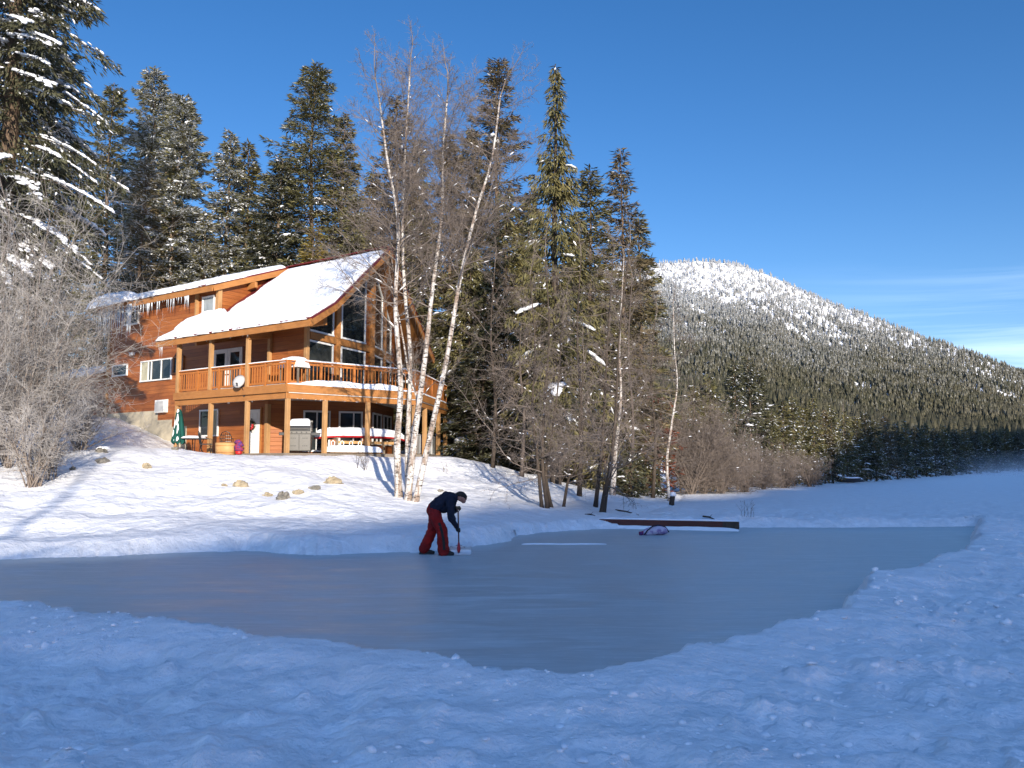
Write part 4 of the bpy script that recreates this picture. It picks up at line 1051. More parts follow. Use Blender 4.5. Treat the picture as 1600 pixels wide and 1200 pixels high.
# ================================================================== rocks in the snow bank
def rock(px, py, w_px, h_px, label, m='rock', seed=0, cap=False):
    c = onground(px, py + h_px * .5); sc = c[1] / FPX; rx, rz = w_px * sc / 2, h_px * sc / 2
    rs = random.Random(seed); vs = []; nu_, nv_ = 12, 7
    offs = [[1 + rs.uniform(-.34, .30) for _ in range(nu_)] for _ in range(nv_ + 1)]
    for i in range(nv_ + 1):
        ph = -math.pi / 2 + math.pi * i / nv_
        for j in range(nu_):
            th = 2 * math.pi * j / nu_; q = offs[i][j]; cp, sp_ = max(math.cos(ph), .02) ** .7, math.sin(ph)
            vs.append((rx * q * cp * math.cos(th), rx * .8 * q * cp * math.sin(th), rz * 1.1 * q * sp_ + rx * .12 * math.cos(th + seed)))
    o = thing('rock', label, 'rock', (c[0], c[1] + rx * .3, c[2] + rz * .25), 0, 'rocks showing through the snow bank')
    mb = MB(); mb.add(vs, [(i * nu_ + j, i * nu_ + (j + 1) % nu_, (i + 1) * nu_ + (j + 1) % nu_, (i + 1) * nu_ + j) for i in range(nv_) for j in range(nu_)]); mb.build('stone', MATS[m], o)
    if cap:
        snow_sheet('snow', lambda s, t: ((s * 2 - 1) * rx * .95, rx * (-.10 + 1.0 * t), rz * (.72 + .15 * t)), 12, 10, rz * .9, seed + 3, o, .35)
rock(228, 727, 14, 10, 'small tan rock alone high on the open snow slope', 'rock', 1)
rock(376, 755, 22, 12, 'tan rock in the bank below the white door', 'rock', 2)
rock(350, 757, 9, 5, 'little tan stone just left of the tan rock below the door', 'rock', 3)
rock(418, 772, 16, 8, 'mottled stone at the left end of the row of stones', 'rock', 4)
rock(440, 773, 22, 14, 'biggest mottled stone in the row below the barbecue', 'grey_rock', 5)
rock(464, 768, 20, 9, 'flat tan stone in the middle of the row of stones', 'rock', 6)
rock(490, 761, 19, 8, 'flat grey slab of stone at the right end of the row', 'grey_rock', 7)
rock(519, 748, 29, 14, 'largest pale tan boulder above the right end of the row', 'rock', 8)
rock(158, 702, 20, 9, 'dark snow capped rock beside the frosted shrubs', 'grey_rock', 9, True)
rock(160, 718, 26, 11, 'broad dark rock below the snow capped one at left', 'grey_rock', 10)
rock(112, 731, 10, 7, 'small dark stone under the frosted shrub', 'grey_rock', 12)
rock(272, 700, 11, 5, 'dark stone in the snow at the foot of the umbrella', 'grey_rock', 13, False)
rock(688, 766, 10, 6, 'brown stone on the slope right of the birch clump', 'grey_rock', 15, False)

# ================================================================== at the far edge of the rink
a = onz(936, 819, .10); b = onz(1155, 826, .06)
L_ = math.hypot(b[0] - a[0], b[1] - a[1]); ang_ = math.atan2(b[1] - a[1], b[0] - a[0]); m_ = (a + b) / 2
bd = thing('wooden_board', 'long low red brown timber board edging the far side of the ice', 'board', (m_[0], m_[1], 0), ang_)
mb = MB(); mb.box((-.05 * L_, 0, .15), (L_ * .88, .34, .22)); mb.build('board', MATS['plank_red'], bd, bevel=.012)
mb = MB(); mb.box((L_ * .44, 0.01, .155), (L_ * .12, .32, .20)); mb.build('board_end', MATS['dark_bark'], bd, bevel=.012)
mb = MB(); mb.box((-L_ * .485, .02, .13), (.05 * L_, .2, .13)); mb.build('board_end', MATS['dark_bark'], bd, bevel=.012)
snow_sheet('snow', lambda s, t: (-L_ * .44 + L_ * .94 * s, -.24 + .16 * t, .0), 80, 6, .085, 51, bd, .12, .05)
snow_sheet('snow', lambda s, t: (-L_ * .48 + L_ * .98 * s, -.10 + .30 * t, .262), 60, 8, .035, 52, bd, .1)
c = onz(1024, 836, 0.0)
bag = thing('sports_bag', 'white and purple sports bag with a dark strap lying on the ice', 'bag', tuple(c), R(4))
mb = MB(); vs = []; ns = 16; nc = 14
for i in range(ns + 1):
    t = -1 + 2 * i / ns; r_ = (1 - abs(t) ** 3) ** .5
    for j in range(nc):
        a_ = 2 * math.pi * j / nc; vs.append((t * .37, .16 * r_ * math.cos(a_) * (1 + .1 * math.sin(5 * t)), .115 + .115 * r_ * math.sin(a_) * (1.15 if math.sin(a_) > 0 else .98) - .04 * abs(t) + .03 * t))
mb.add(vs, [(i * nc + j, i * nc + (j + 1) % nc, (i + 1) * nc + (j + 1) % nc, (i + 1) * nc + j) for i in range(ns) for j in range(nc)]); mb.build('body', MATS['lilac_cloth'], bag, True)
mb = MB(); mb.tube([(-.33, -.14, .02), (-.26, -.17, .13), (-.1, -.1, .24), (.08, -.02, .265), (.26, -.04, .22), (.35, -.1, .08)], .017, 6); mb.build('strap', MATS['navy_cloth'], bag)
mb = MB(); mb.tube([(-.44, -.05, .04), (-.38, -.04, .05), (-.33, -.02, .09)], [.06, .055, .03], 8); mb.build('end_pocket', MATS['pink_cloth'], bag, True)

# shovelled ridge of snow left on the ice
a = onz(815, 851, 0); b = onz(948, 851, 0)
snow_o = snow_sheet('snow_line', lambda s, t: (a[0] + (b[0] - a[0]) * s, a[1] + .03 * math.sin(9 * s) + .07 * t, .001), 70, 6, .02, 61, None, .3)
snow_o.parent = None; tag(snow_o, kind='structure')

# snow-laden red hull sticking out of the bank behind the trees
c = onground(900, 746, 25); 
kb = thing('rowboat', 'small red boat nearly buried in the snow bank behind the bare trees', 'boat', (c[0], c[1], c[2]), R(-24))
vs = []; 
for i in range(13):
    t = -1 + i / 6; wd = .40 * (1 - abs(t) ** 2.4) + .01
    for j in range(9): a_ = math.pi * j / 8; vs.append((t * 1.1, wd * math.cos(a_), .30 * math.sin(a_) ** .7 * (1 - .4 * abs(t) ** 3) - .02))
mb = MB(); mb.add(vs, [(i * 9 + j, i * 9 + j + 1, (i + 1) * 9 + j + 1, (i + 1) * 9 + j) for i in range(12) for j in range(8)]); mb.build('hull', MATS['red_paint'], kb, True)
snow_sheet('snow', lambda s, t: ((-1 + 2 * s) * .98, .30 * (1 - abs(-1 + 2 * s) ** 2.4) * math.cos(math.pi * (.2 + .7 * t)), .30 * math.sin(math.pi * (.2 + .7 * t)) ** .7 * (1 - .4 * abs(-1 + 2 * s) ** 3)), 24, 10, .2, 71, kb, .15)
# ================================================================== the man clearing the ice, and his shovel
MO = onz(697, 867, 0.0); MO = np.array([MO[0], MO[1], 0.0])
man = thing('person', 'person in dark jacket and red trousers bent over pushing a snow shovel on the ice', 'person', tuple(MO), 0)
def skin_mesh(name, chains, mat, parent, sub=2, vox=.011, smooth=6):
    """limbs as tapering elliptical tubes with round ends, fused into one continuous surface; (x,y,z,r_in_plane,r_lateral)"""
    mb = MB(); k = 14
    for ch in chains:
        P = np.array([q[:3] for q in ch], float); ra = np.array([q[3] for q in ch]); rb = np.array([q[4] if len(q) > 4 else q[3] for q in ch])
        n = (len(P) - 1) * 5 + 1
        if len(P) > 2: P2 = smooth_path(P, 5)
        else: P2 = np.column_stack([np.linspace(P[0, i], P[1, i], n) for i in range(3)])
        T = np.linspace(0, len(P) - 1, n); RA = np.interp(T, range(len(P)), ra); RB = np.interp(T, range(len(P)), rb)
        tg = np.gradient(P2, axis=0); tg /= np.maximum(np.linalg.norm(tg, axis=1, keepdims=True), 1e-9)
        # rounded ends
        pts = [(P2[0] - tg[0] * RA[0] * f, tg[0], RA[0] * g, RB[0] * g) for f, g in ((.96, .28), (.8, .6), (.45, .89))]
        pts += [(P2[i], tg[i], RA[i], RB[i]) for i in range(n)]
        pts += [(P2[-1] + tg[-1] * RA[-1] * f, tg[-1], RA[-1] * g, RB[-1] * g) for f, g in ((.45, .89), (.8, .6), (.96, .28))]
        vs = []
        for c, t, a, b in pts:
            lat = np.array([0, 1., 0]) - t * t[1]
            if np.linalg.norm(lat) < .2: lat = np.array([1., 0, 0]) - t * t[0]
            lat /= np.linalg.norm(lat); pr = np.cross(t, lat)
            for j in range(k):
                an = 2 * math.pi * j / k; vs.append(c + lat * math.cos(an) * b + pr * math.sin(an) * a)
        m = len(pts)
        mb.add(vs, [(i * k + j, i * k + (j + 1) % k, (i + 1) * k + (j + 1) % k, (i + 1) * k + j) for i in range(m - 1) for j in range(k)] + [tuple(reversed(range(k))), tuple(range((m - 1) * k, m * k))])
    o = mb.build(name, MATS[mat], parent, True)
    rm = o.modifiers.new('fuse', 'REMESH'); rm.mode = 'VOXEL'; rm.voxel_size = vox; rm.use_smooth_shade = True
    if name in ('jacket', 'trousers'):
        tx_ = bpy.data.textures.get('folds') or bpy.data.textures.new('folds', 'CLOUDS'); tx_.noise_scale = .09; tx_.noise_depth = 1
        dm = o.modifiers.new('folds', 'DISPLACE'); dm.texture = tx_; dm.strength = .045; dm.mid_level = .5
        smooth = 3
    sm = o.modifiers.new('smooth', 'SMOOTH'); sm.factor = .5; sm.iterations = smooth
    return o
# joints, metres from the front foot; he faces +x, the camera is on -y
pelvis = (-.24, 0, .93); waist = (-.14, 0, 1.04); chest = (.03, 0, 1.16); neckb = (.15, 0, 1.205); neckt = (.225, 0, 1.20); head = (.30, 0, 1.185)
NS, FS = -.19, .19   # near and far side
hipN = (-.23, -.10, .90); kneeN = (-.085, -.11, .50); ankN = (-.045, -.11, .10)
hipF = (-.24, .10, .90); kneeF = (-.30, .12, .50); ankF = (-.47, .13, .12)
shN = (.09, -.18, 1.13); elN = (.115, -.235, .80); wrN = (.225, -.10, .575); haN = (.25, -.035, .52)
shF = (.10, .18, 1.14); elF = (.12, .30, .90); wrF = (.205, .09, .95); haF = (.245, .02, .965)
body = skin_mesh('body', [
    [(*pelvis, .10, .12), (*waist, .09, .12), (*chest, .10, .13), (*neckb, .065, .07), (*neckt, .058), (.285, 0, 1.20, .085), (.335, 0, 1.165, .082), (.36, 0, 1.125, .055)],
    [(*pelvis, .10, .12), (*hipN, .09), (*kneeN, .062), (*ankN, .04), (.06, -.115, .045, .035)],
    [(*pelvis, .10, .12), (*hipF, .09), (*kneeF, .062), (*ankF, .04), (-.38, .135, .05, .035)],
    [(*chest, .09, .12), (*shN, .065), (*elN, .045), (*wrN, .03), (*haN, .032)],
    [(*chest, .09, .12), (*shF, .065), (*elF, .045), (*wrF, .03), (*haF, .032)]], 'skin', man)
# face: nose, ears, brow on the bare head
mb = MB()
mb.tube([(.365, 0, 1.175), (.395, 0, 1.135), (.375, 0, 1.118)], [.012, .018, .010], 8)
for sy in (-1, 1):
    mb.lathe((.275, sy * .088, 1.165), [(.004, -.035), (.02, -.02), (.024, .012), (.01, .034)], 8)
mb.tube([(.36, -.03, 1.105), (.372, 0, 1.10), (.36, .03, 1.105)], .008, 6)
mb.build('face', MATS['skin'], man, True)
mb = MB()
for sy in (-1, 1): mb.lathe((.388, sy * .034, 1.166), [(.002, -.010), (.010, 0), (.002, .010)], 8)
mb.build('eyes', MATS['hair'], man, True)
hair = skin_mesh('hair', [[(.225, 0, 1.235, .062), (.27, 0, 1.245, .082), (.33, 0, 1.235, .085), (.385, 0, 1.195, .062), (.40, 0, 1.17, .035)]], 'hair', man, vox=.008)
jacket = skin_mesh('jacket', [
    [(-.235, 0, .975, .16, .195), (-.16, 0, 1.045, .16, .20), (-.06, 0, 1.115, .155, .20), (.05, 0, 1.165, .15, .19), (.14, 0, 1.20, .10, .11), (.185, 0, 1.205, .078)],
    [(-.12, 0, .97, .09, .16), (-.03, 0, .98, .11, .17), (.05, 0, 1.06, .12, .17)],
    [(.05, 0, 1.165, .15, .19), (.09, -.18, 1.12, .092), (.105, -.225, .95, .082), (.12, -.24, .80, .076), (.175, -.17, .68, .062), (.222, -.105, .585, .05)],
    [(.05, 0, 1.165, .15, .19), (.10, .18, 1.13, .092), (.11, .25, 1.0, .082), (.125, .30, .90, .075), (.165, .2, .925, .062), (.20, .10, .95, .05)]], 'navy_cloth', man)
trousers = skin_mesh('trousers', [
    [(-.265, 0, .93, .158, .185), (-.235, -.10, .84, .135), (-.155, -.11, .66, .125), (-.085, -.115, .50, .118), (-.06, -.115, .30, .118), (-.045, -.115, .13, .128), (-.04, -.115, .09, .125)],
    [(-.265, 0, .93, .158, .185), (-.255, .10, .84, .135), (-.27, .12, .66, .12), (-.305, .125, .50, .115), (-.385, .13, .32, .108), (-.46, .135, .15, .11), (-.475, .135, .11, .108)]], 'red_cloth', man)
# dark stripe down the outside of the near leg
st = MB(); pts = [(-.13, -.232, .68), (-.07, -.238, .5), (-.035, -.236, .3), (-.02, -.245, .13)]
for a, b in zip(pts[:-1], pts[1:]): st.bar(a, b, .012, .055)
st.build('trouser_stripe', MATS['stripe_black'], man)
for (x, y, z, nm, rz) in ((-.02, -.115, 0, 'boot', 0), (-.45, .135, 0, 'boot', .05)):
    ch = [[(x - .06, y, .16, .062), (x - .05, y, .075, .06), (x + .03, y, .055, .052), (x + .12, y, .045, .046), (x + .17, y, .038, .034)], [(x - .05, y, .075, .06), (x - .085, y, .05, .046)]]
    skin_mesh(nm, ch, 'boot_rubber', man)
    mb = MB(); mb.prism([(x - .13, y - .04), (x - .05, y - .052), (x + .12, y - .055), (x + .19, y - .03), (x + .19, y + .03), (x + .12, y + .055), (x - .05, y + .052), (x - .13, y + .04)], .003, .025)
    mb.build('boot_sole', MATS['dark_plastic'], man)
# gloved hands: palm, four curled fingers of different lengths, thumb, closed on the shaft
def glove(hand, wrist, axis_pt, ax, spread, mat, thumb_dir):
    """hand wraps the shaft through axis_pt with direction ax"""
    ax = Vector(ax).normalized(); c = Vector(axis_pt); wv = (Vector(wrist) - c); wv = (wv - ax * wv.dot(ax)).normalized()
    side = ax.cross(wv).normalized() * thumb_dir
    palm0 = Vector(wrist); ctr = c + wv * .045
    chains = [[(*palm0, .036), (*(palm0.lerp(ctr, .55)), .040), (*ctr, .036)]]
    lens = (.85, 1.0, .95, .78)
    for i, ln in enumerate(lens):
        o = ax * ((i - 1.5) * .0225)
        b0 = ctr + o; r_ = .033
        k1 = c + o + side * r_ + wv * .012; k2 = c + o + side * (r_ * .55 * ln) - wv * .03 * ln; k3 = c + o - side * .018 * ln - wv * .028
        chains.append([(*ctr, .036), (*b0.lerp(k1, .5), .0135), (*k1, .0125), (*k2, .0115), (*k3, .0095)])
    t0 = ctr - side * .02 + ax * .03; t1 = c - side * .034 + ax * .045 + wv * .01; t2 = c - side * .024 + ax * .04 - wv * .024
    chains.append([(*ctr, .036), (*t0, .016), (*t1, .014), (*t2, .011)])
    return skin_mesh('glove', chains, mat, man, 1, .0045, 2)
sh_top = Vector((.246, .0, .955)); sh_bot = Vector((.268, -.03, .20)); sax = (sh_top - sh_bot).normalized()
def onshaft(z): t = (z - sh_bot.z) / (sh_top.z - sh_bot.z); return sh_bot.lerp(sh_top, t)
glove(haN, (.228, -.10, .575), onshaft(.515), sax, 1, 'boot_rubber', 1)
glove(haF, (.195, .085, .955), (.246, .0, .975), (1, 0, .05), 1, 'glove_leather', 1)
# shovel
so_ = thing('snow_shovel', 'wide aluminium snow shovel with a red socket held by the bent person', 'shovel', tuple(MO))
mb = MB(); mb.tube([sh_bot, sh_bot.lerp(sh_top, .93)], .015, 10); mb.build('shaft', MATS['plank_red'], so_)
mb = MB(); y_ = sh_bot.lerp(sh_top, .92)
mb.tube([y_, (.20, .0, .955), (.19, 0, .98)], .011, 7); mb.tube([y_, (.295, .0, .955), (.305, 0, .98)], .011, 7); mb.tube([(.186, 0, .978), (.309, 0, .978)], .014, 8); mb.build('grip', MATS['dark_plastic'], so_)
vs = []; nx, nz = 18, 8
for th in (0, .006):
    for i in range(nz + 1):
        t = i / nz
        for j in range(nx + 1):
            x = .085 + .45 * j / nx; z = .012 + .165 * t; y = -.05 - .045 * (1 - t) ** 1.8 - .02 * (2 * j / nx - 1) ** 2 + .03 * math.sin(math.pi * t); vs.append((x, y + th, z))
m1_ = (nx + 1) * (nz + 1); fs = []
for i in range(nz):
    for j in range(nx):
        q = (i * (nx + 1) + j, i * (nx + 1) + j + 1, (i + 1) * (nx + 1) + j + 1, (i + 1) * (nx + 1) + j); fs.append(q); fs.append(tuple(m1_ + k for k in reversed(q)))
rim = [j for j in range(nx + 1)] + [i * (nx + 1) + nx for i in range(1, nz + 1)] + [nz * (nx + 1) + j for j in range(nx - 1, -1, -1)] + [i * (nx + 1) for i in range(nz - 1, 0, -1)]
for a, b in zip(rim, rim[1:] + rim[:1]): fs.append((b, a, m1_ + a, m1_ + b))
mb = MB(); mb.add(vs, fs); mb.tube([(.085, -.045, .182), (.535, -.045, .182)], .010, 6); mb.build('blade', MATS['aluminium'], so_, True)
mb = MB(); mb.tube([(.270, -.075, .055), (.269, -.06, .10), (.268, -.045, .15), (.268, -.035, .20), (.267, -.028, .26)], [.02, .036, .04, .03, .02], 8); mb.build('socket', MATS['red_paint'], so_, True)
mb = MB()
for sx in (.14, .40): mb.tube([(.268, -.034, .22), (sx, -.05, .16)], .006, 5)
mb.build('brace', MATS['steel'], so_)
# ================================================================== conifers
def unit(a): return a / np.maximum(np.linalg.norm(a, axis=-1, keepdims=True), 1e-9)
def tubes_np(P0, P1, r0, r1, k=3):
    """independent tapered prisms"""
    P0 = np.asarray(P0, float); P1 = np.asarray(P1, float); n = len(P0)
    d = unit(P1 - P0); ref = np.where(np.abs(d[:, 2:3]) < .9, np.array([[0, 0, 1.]]), np.array([[1., 0, 0]]))
    x = unit(np.cross(d, ref)); y = np.cross(d, x)
    a = 2 * np.pi * np.arange(k) / k
    ring = x[:, None, :] * np.cos(a)[None, :, None] + y[:, None, :] * np.sin(a)[None, :, None]
    V = np.concatenate([P0[:, None, :] + ring * np.asarray(r0)[:, None, None], P1[:, None, :] + ring * np.asarray(r1)[:, None, None]], axis=1)
    base = (np.arange(n) * 2 * k)[:, None]; j = np.arange(k)
    Fq = np.stack([base + j, base + (j + 1) % k, base + k + (j + 1) % k, base + k + j], axis=-1).reshape(-1, 4)
    return V.reshape(-1, 3), Fq
_ico = None
def ico():
    global _ico
    if _ico is None:
        import bmesh
        bm = bmesh.new(); bmesh.ops.create_icosphere(bm, subdivisions=1, radius=1); bm.verts.index_update()
        _ico = (np.array([v.co[:] for v in bm.verts]), np.array([[v.index for v in f.verts] for f in bm.faces])); bm.free()
    return _ico
def lumps_np(C, S, D, rs):
    """snow lumps: centre, size (along, across, up), heading"""
    iv, if_ = ico(); n = len(C)
    jit = 1 + rs.uniform(-.22, .22, (n, len(iv), 1))
    L_ = iv[None] * jit * S[:, None, :]
    L_[:, :, 2] = np.where(L_[:, :, 2] < 0, L_[:, :, 2] * .35, L_[:, :, 2])
    o = np.column_stack([D[:, 0], D[:, 1], D[:, 2]]); l = unit(np.cross(np.array([0, 0, 1.]), o)); u = np.cross(o, l)
    V = C[:, None, :] + L_[:, :, 0:1] * o[:, None] + L_[:, :, 1:2] * l[:, None] + L_[:, :, 2:3] * u[:, None]
    Fq = (if_[None] + (np.arange(n) * len(iv))[:, None, None]).reshape(-1, 3)
    return V.reshape(-1, 3), Fq
def diamonds(P, D, S, ln, wd):
    a = P; b = P + D * (ln * .45)[:, None] + S * wd[:, None]; c = P + D * ln[:, None]; d = P + D * (ln * .45)[:, None] - S * wd[:, None]
    V = np.stack([a, b, c, d], 1).reshape(-1, 3); n = len(P)
    return V, np.arange(n * 4).reshape(n, 4)
def conifer_parts(seed, H, Rm, h0=.1, nb=150, dens=26, droop=.18, e_low=-.1, e_top=.5, spray=.42, width=.16, hang=.15, dust=.2, lump=0, lsize=.25, power=.85,
                  lean=(0, 0), r0=None, lowtaper=.35, sparse=1.0, bare=0, lowslope=4.0):
    rs = np.random.default_rng(seed); h0 = h0 * H
    r0 = r0 or H * .0105 + .03
    zz = np.linspace(0, H, 12); tx = lean[0] * (zz / H) ** 1.0 + .06 * np.sin(zz * .5 + seed); ty = lean[1] * (zz / H) + .06 * np.cos(zz * .4 + seed)
    tx -= tx[0]; ty -= ty[0]
    def trunk(z): return np.stack([np.interp(z, zz, tx), np.interp(z, zz, ty), z], -1)
    mb = MB(); mb.tube(list(map(tuple, np.column_stack([tx, ty, zz]))), [r0 * (1 - .93 * z / H) for z in zz], 8)
    hb = h0 + (H - h0) * np.sort(rs.random(nb) ** .92) * .985
    t = (hb - h0) / (H - h0)
    L_ = Rm * ((1 - t) ** power * .95 + .05) * rs.uniform(.62, 1.18, nb) * np.minimum(1, lowtaper + t * lowslope)
    az = np.arange(nb) * 2.39996 + rs.normal(0, .5, nb)
    e0 = e_low + (e_top - e_low) * t + rs.normal(0, .09, nb)
    o = np.stack([np.cos(az), np.sin(az), 0 * az], -1); lat = np.stack([-np.sin(az), np.cos(az), 0 * az], -1)
    tk = trunk(hb)
    def arc(i, s):
        r = L_[i] * s
        return tk[i] + o[i] * r[:, None] + np.array([0, 0, 1.]) * (np.tan(e0[i]) * r - droop * (1 - .4 * t[i]) * r * s)[:, None]
    # wood of the branches
    idx = np.arange(nb); a0 = arc(idx, np.zeros(nb)); a1 = arc(idx, np.full(nb, .45)); a2 = arc(idx, np.full(nb, .92))
    rb = .012 + .008 * L_
    BV, BF = tubes_np(np.vstack([a0, a1]), np.vstack([a1, a2]), np.concatenate([rb, rb * .6]), np.concatenate([rb * .6, rb * .2]))
    if bare:   # dead snags low on the trunk
        hbz = rs.uniform(.05, 1, bare) * max(h0, .1 * H); azb = rs.uniform(0, 6.28, bare); lb = rs.uniform(.5, 1.6, bare) * Rm * .4
        q0 = trunk(hbz); q1 = q0 + np.stack([np.cos(azb) * lb, np.sin(azb) * lb, -.15 * lb], -1)
        bv, bf = tubes_np(q0, q1, np.full(bare, .025), np.full(bare, .006)); BF = np.vstack([BF, bf + len(BV)]); BV = np.vstack([BV, bv])
    ns = np.maximum(5, (L_ * dens * sparse).astype(int)); bi = np.repeat(np.arange(nb), ns); n = len(bi)
    s = rs.random(n) ** .75 * .95 + .06
    wl = L_[bi] * (1.05 - s) * .30 + .06
    w_ = rs.normal(0, 1, n) * wl * .7
    P = arc(bi, s) + lat[bi] * w_[:, None]; P[:, 2] += -np.abs(w_) * (.25 + hang) + rs.normal(0, .05, n) * (1 + hang)
    up = np.array([0, 0, 1.])
    D = unit(o[bi] * rs.uniform(.35, 1.0, (n, 1)) + lat[bi] * (np.sign(w_) * rs.uniform(.1, .9, n))[:, None] + up * (-hang * rs.uniform(.4, 1.7, n) + rs.normal(.08, .22, n))[:, None])
    S = unit(np.cross(D, unit(up + rs.normal(0, .55, (n, 3)))))
    ln = spray * rs.uniform(.55, 1.35, n); wd = ln * width * rs.uniform(.7, 1.3, n)
    CV, CF = diamonds(P, D, S, ln, wd)
    nc = int((H - h0) * Rm * dens * .22)      # short inner shoots that hide the stem
    zc = h0 + (H - h0) * rs.random(nc) ** 1.1; rc = np.minimum(.30, .10 + .2 * rs.random(nc)) * Rm * (1.05 - (zc - h0) / (H - h0)); ac = rs.uniform(0, 6.283, nc)
    oc = np.stack([np.cos(ac), np.sin(ac), 0 * ac], -1); Pc = trunk(zc) + oc * rc[:, None]
    Dc = unit(oc + rs.normal(0, .5, (nc, 3)) + up * (-.5 * hang)); Sc = unit(np.cross(Dc, unit(up + rs.normal(0, .6, (nc, 3))))); lc = spray * rs.uniform(.6, 1.3, nc)
    V3, F3 = diamonds(Pc, Dc, Sc, lc, lc * width * 1.3); CF = np.vstack([CF, F3 + len(CV)]); CV = np.vstack([CV, V3])
    # leader
    out = [mb, (BV, BF), (CV, CF)]
    SV = np.zeros((0, 3)); SF = []
    m = (rs.random(n) < dust) & (s > .25)
    if m.any():
        S2 = unit(np.cross(D[m], unit(up + rs.normal(0, .25, (m.sum(), 3)))))
        V1, F1 = diamonds(P[m] + up * .035, D[m], S2, ln[m] * rs.uniform(.5, 1, m.sum()), wd[m] * 1.45)
        SV = V1; SF.append(F1)
    if lump:
        cl = max(lump // 9, 1); k0 = rs.choice(nb, size=cl, replace=True, p=(L_ ** 1.3) / (L_ ** 1.3).sum()); s0 = rs.uniform(.45, .92, cl); ci = rs.integers(0, cl, lump); k = k0[ci]; ss = np.clip(s0[ci] + rs.normal(0, .10, lump), .25, 1.0)
        C = arc(k, ss); C2 = arc(k, ss + .02); dd = unit(C2 - C); C[:, 2] += .04; C = C + lat[k] * (rs.normal(0, .15, lump) * L_[k] * (1.1 - ss))[:, None]
        sz = np.minimum(lsize * rs.uniform(.5, 1.4, lump), .13 * L_[k])
        V2, F2 = lumps_np(C, np.stack([sz * rs.uniform(.9, 1.5, lump), sz * rs.uniform(.7, 1.1, lump), sz * rs.uniform(.35, .6, lump)], -1), dd, rs)
        SF.append(F2 + len(SV)); SV = np.vstack([SV, V2])
    out.append((SV, SF)); return out
def put_conifer(loc, label, group, mat, trunkmat='brown_bark', rz=0, name='conifer', **kw):
    mb, (BV, BF), (CV, CF), (SV, SF) = conifer_parts(**kw)
    t = thing(name, label, 'tree', loc, rz, group)
    b = len(mb.v); mb.add([tuple(p) for p in BV], [tuple(f) for f in BF]); mb.build('trunk', MATS[trunkmat], t)
    c = mesh_np('crown', CV, CF, MATS[mat], t)
    if len(SV): tag(mesh_np('snow', SV, SF, MATS['snow'], c, smooth=True), kind='stuff')
    return t
def tall(px, top, Y, base=None):
    """foot of a tree seen at column px whose tip shows at row top, standing at depth Y"""
    p = at(px, 700, Y); z0 = gz(p[0], p[1]); q = at(px, top, Y)
    return (p[0], p[1], z0 - .1), q[2] - z0 + .1
G1 = 'conifers standing behind the log house'
def wood_tree(px, top, Y, half, label, mat, seed, group=G1, tip=None, **kw):
    loc, H = tall(px, top, Y); Rm = half / FPX * Y * 1.38
    ln = (0, 0)
    if tip is not None: ln = (at(tip, top, Y)[0] - loc[0], 0)
    d = dict(nb=int(90 + H * 6.5), dens=62, spray=.27 + .002 * Y, lean=ln, width=.095, power=.68); d.update(kw)
    return put_conifer(loc, label, group, mat, d.pop('trunkmat', 'brown_bark'), 0, d.pop('name', 'conifer'), seed=seed, H=H, Rm=Rm, **d)
snowy = dict(dust=.95, lump=240, lsize=.20)
# the great snow laden fir that fills the upper left corner
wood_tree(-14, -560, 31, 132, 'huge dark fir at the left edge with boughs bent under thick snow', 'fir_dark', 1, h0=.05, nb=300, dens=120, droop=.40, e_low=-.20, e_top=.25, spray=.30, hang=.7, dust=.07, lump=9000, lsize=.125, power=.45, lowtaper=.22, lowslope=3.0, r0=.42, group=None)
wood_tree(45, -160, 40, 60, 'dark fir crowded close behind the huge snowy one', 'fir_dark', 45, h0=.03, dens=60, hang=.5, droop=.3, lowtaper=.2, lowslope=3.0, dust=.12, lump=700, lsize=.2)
wood_tree(150, 128, 62, 52, 'dark narrow conifer just right of the huge snowy fir', 'fir_green', 2, h0=.15, dust=.25, lump=90)
wood_tree(238, 104, 60, 66, 'tall snow dusted conifer whose dense tip stands left of its twin', 'fir_green', 3, h0=.2, **snowy, tip=240, bare=20)
wood_tree(248, 150, 57, 60, 'snow dusted pine with a long bare leaning trunk behind the dormer', 'fir_green', 4, h0=.36, tip=285, trunkmat='pale_bark', bare=30, **snowy)
wood_tree(208, 245, 55, 42, 'thin half bare conifer behind the far end of the house', 'fir_brown', 44, h0=.2, sparse=.5, dust=.35, lump=90, bare=40)
wood_tree(342, 205, 58, 48, 'medium snow dusted conifer right of the leaning pale trunk', 'fir_green', 5, h0=.1, **snowy)
wood_tree(374, 222, 60, 38, 'slim olive conifer touching the medium snow dusted one', 'fir_olive', 6, h0=.1, dust=.2, lump=48)
wood_tree(308, 330, 56, 34, 'short snow dusted conifer low between two taller trunks', 'fir_olive', 46, h0=.05, **snowy)
wood_tree(478, 99, 58, 92, 'broad tall dark conifer rising above the middle of the roof', 'fir_green', 7, h0=.2, dust=.12, lump=120, nb=210, power=.7)
wood_tree(405, 250, 56, 52, 'dark conifer with a pale leaning trunk left of the broad tall one', 'fir_dark', 8, h0=.42, tip=445, trunkmat='pale_bark', dust=.2, lump=90, bare=36)
wood_tree(527, 176, 61, 46, 'olive pointed conifer right of the broad tall dark one', 'fir_olive', 9, h0=.12, dust=.08, lump=30)
wood_tree(482, 352, 52, 40, 'small yellow green conifer peeping over the roof ridge', 'fir_yellow', 10, h0=.02, dust=.02, lump=12)
wood_tree(548, 300, 54, 42, 'dark conifer low behind the roof peak', 'fir_green', 47, h0=.05, dust=.12, lump=60)
wood_tree(612, 148, 60, 60, 'brownish conifer behind the birch crowns left of centre', 'fir_brown', 11, h0=.1, dust=.05, lump=18)
wood_tree(700, 205, 58, 58, 'brownish green conifer between the two white birch crowns', 'fir_brown', 12, h0=.08, dust=.04, lump=24)
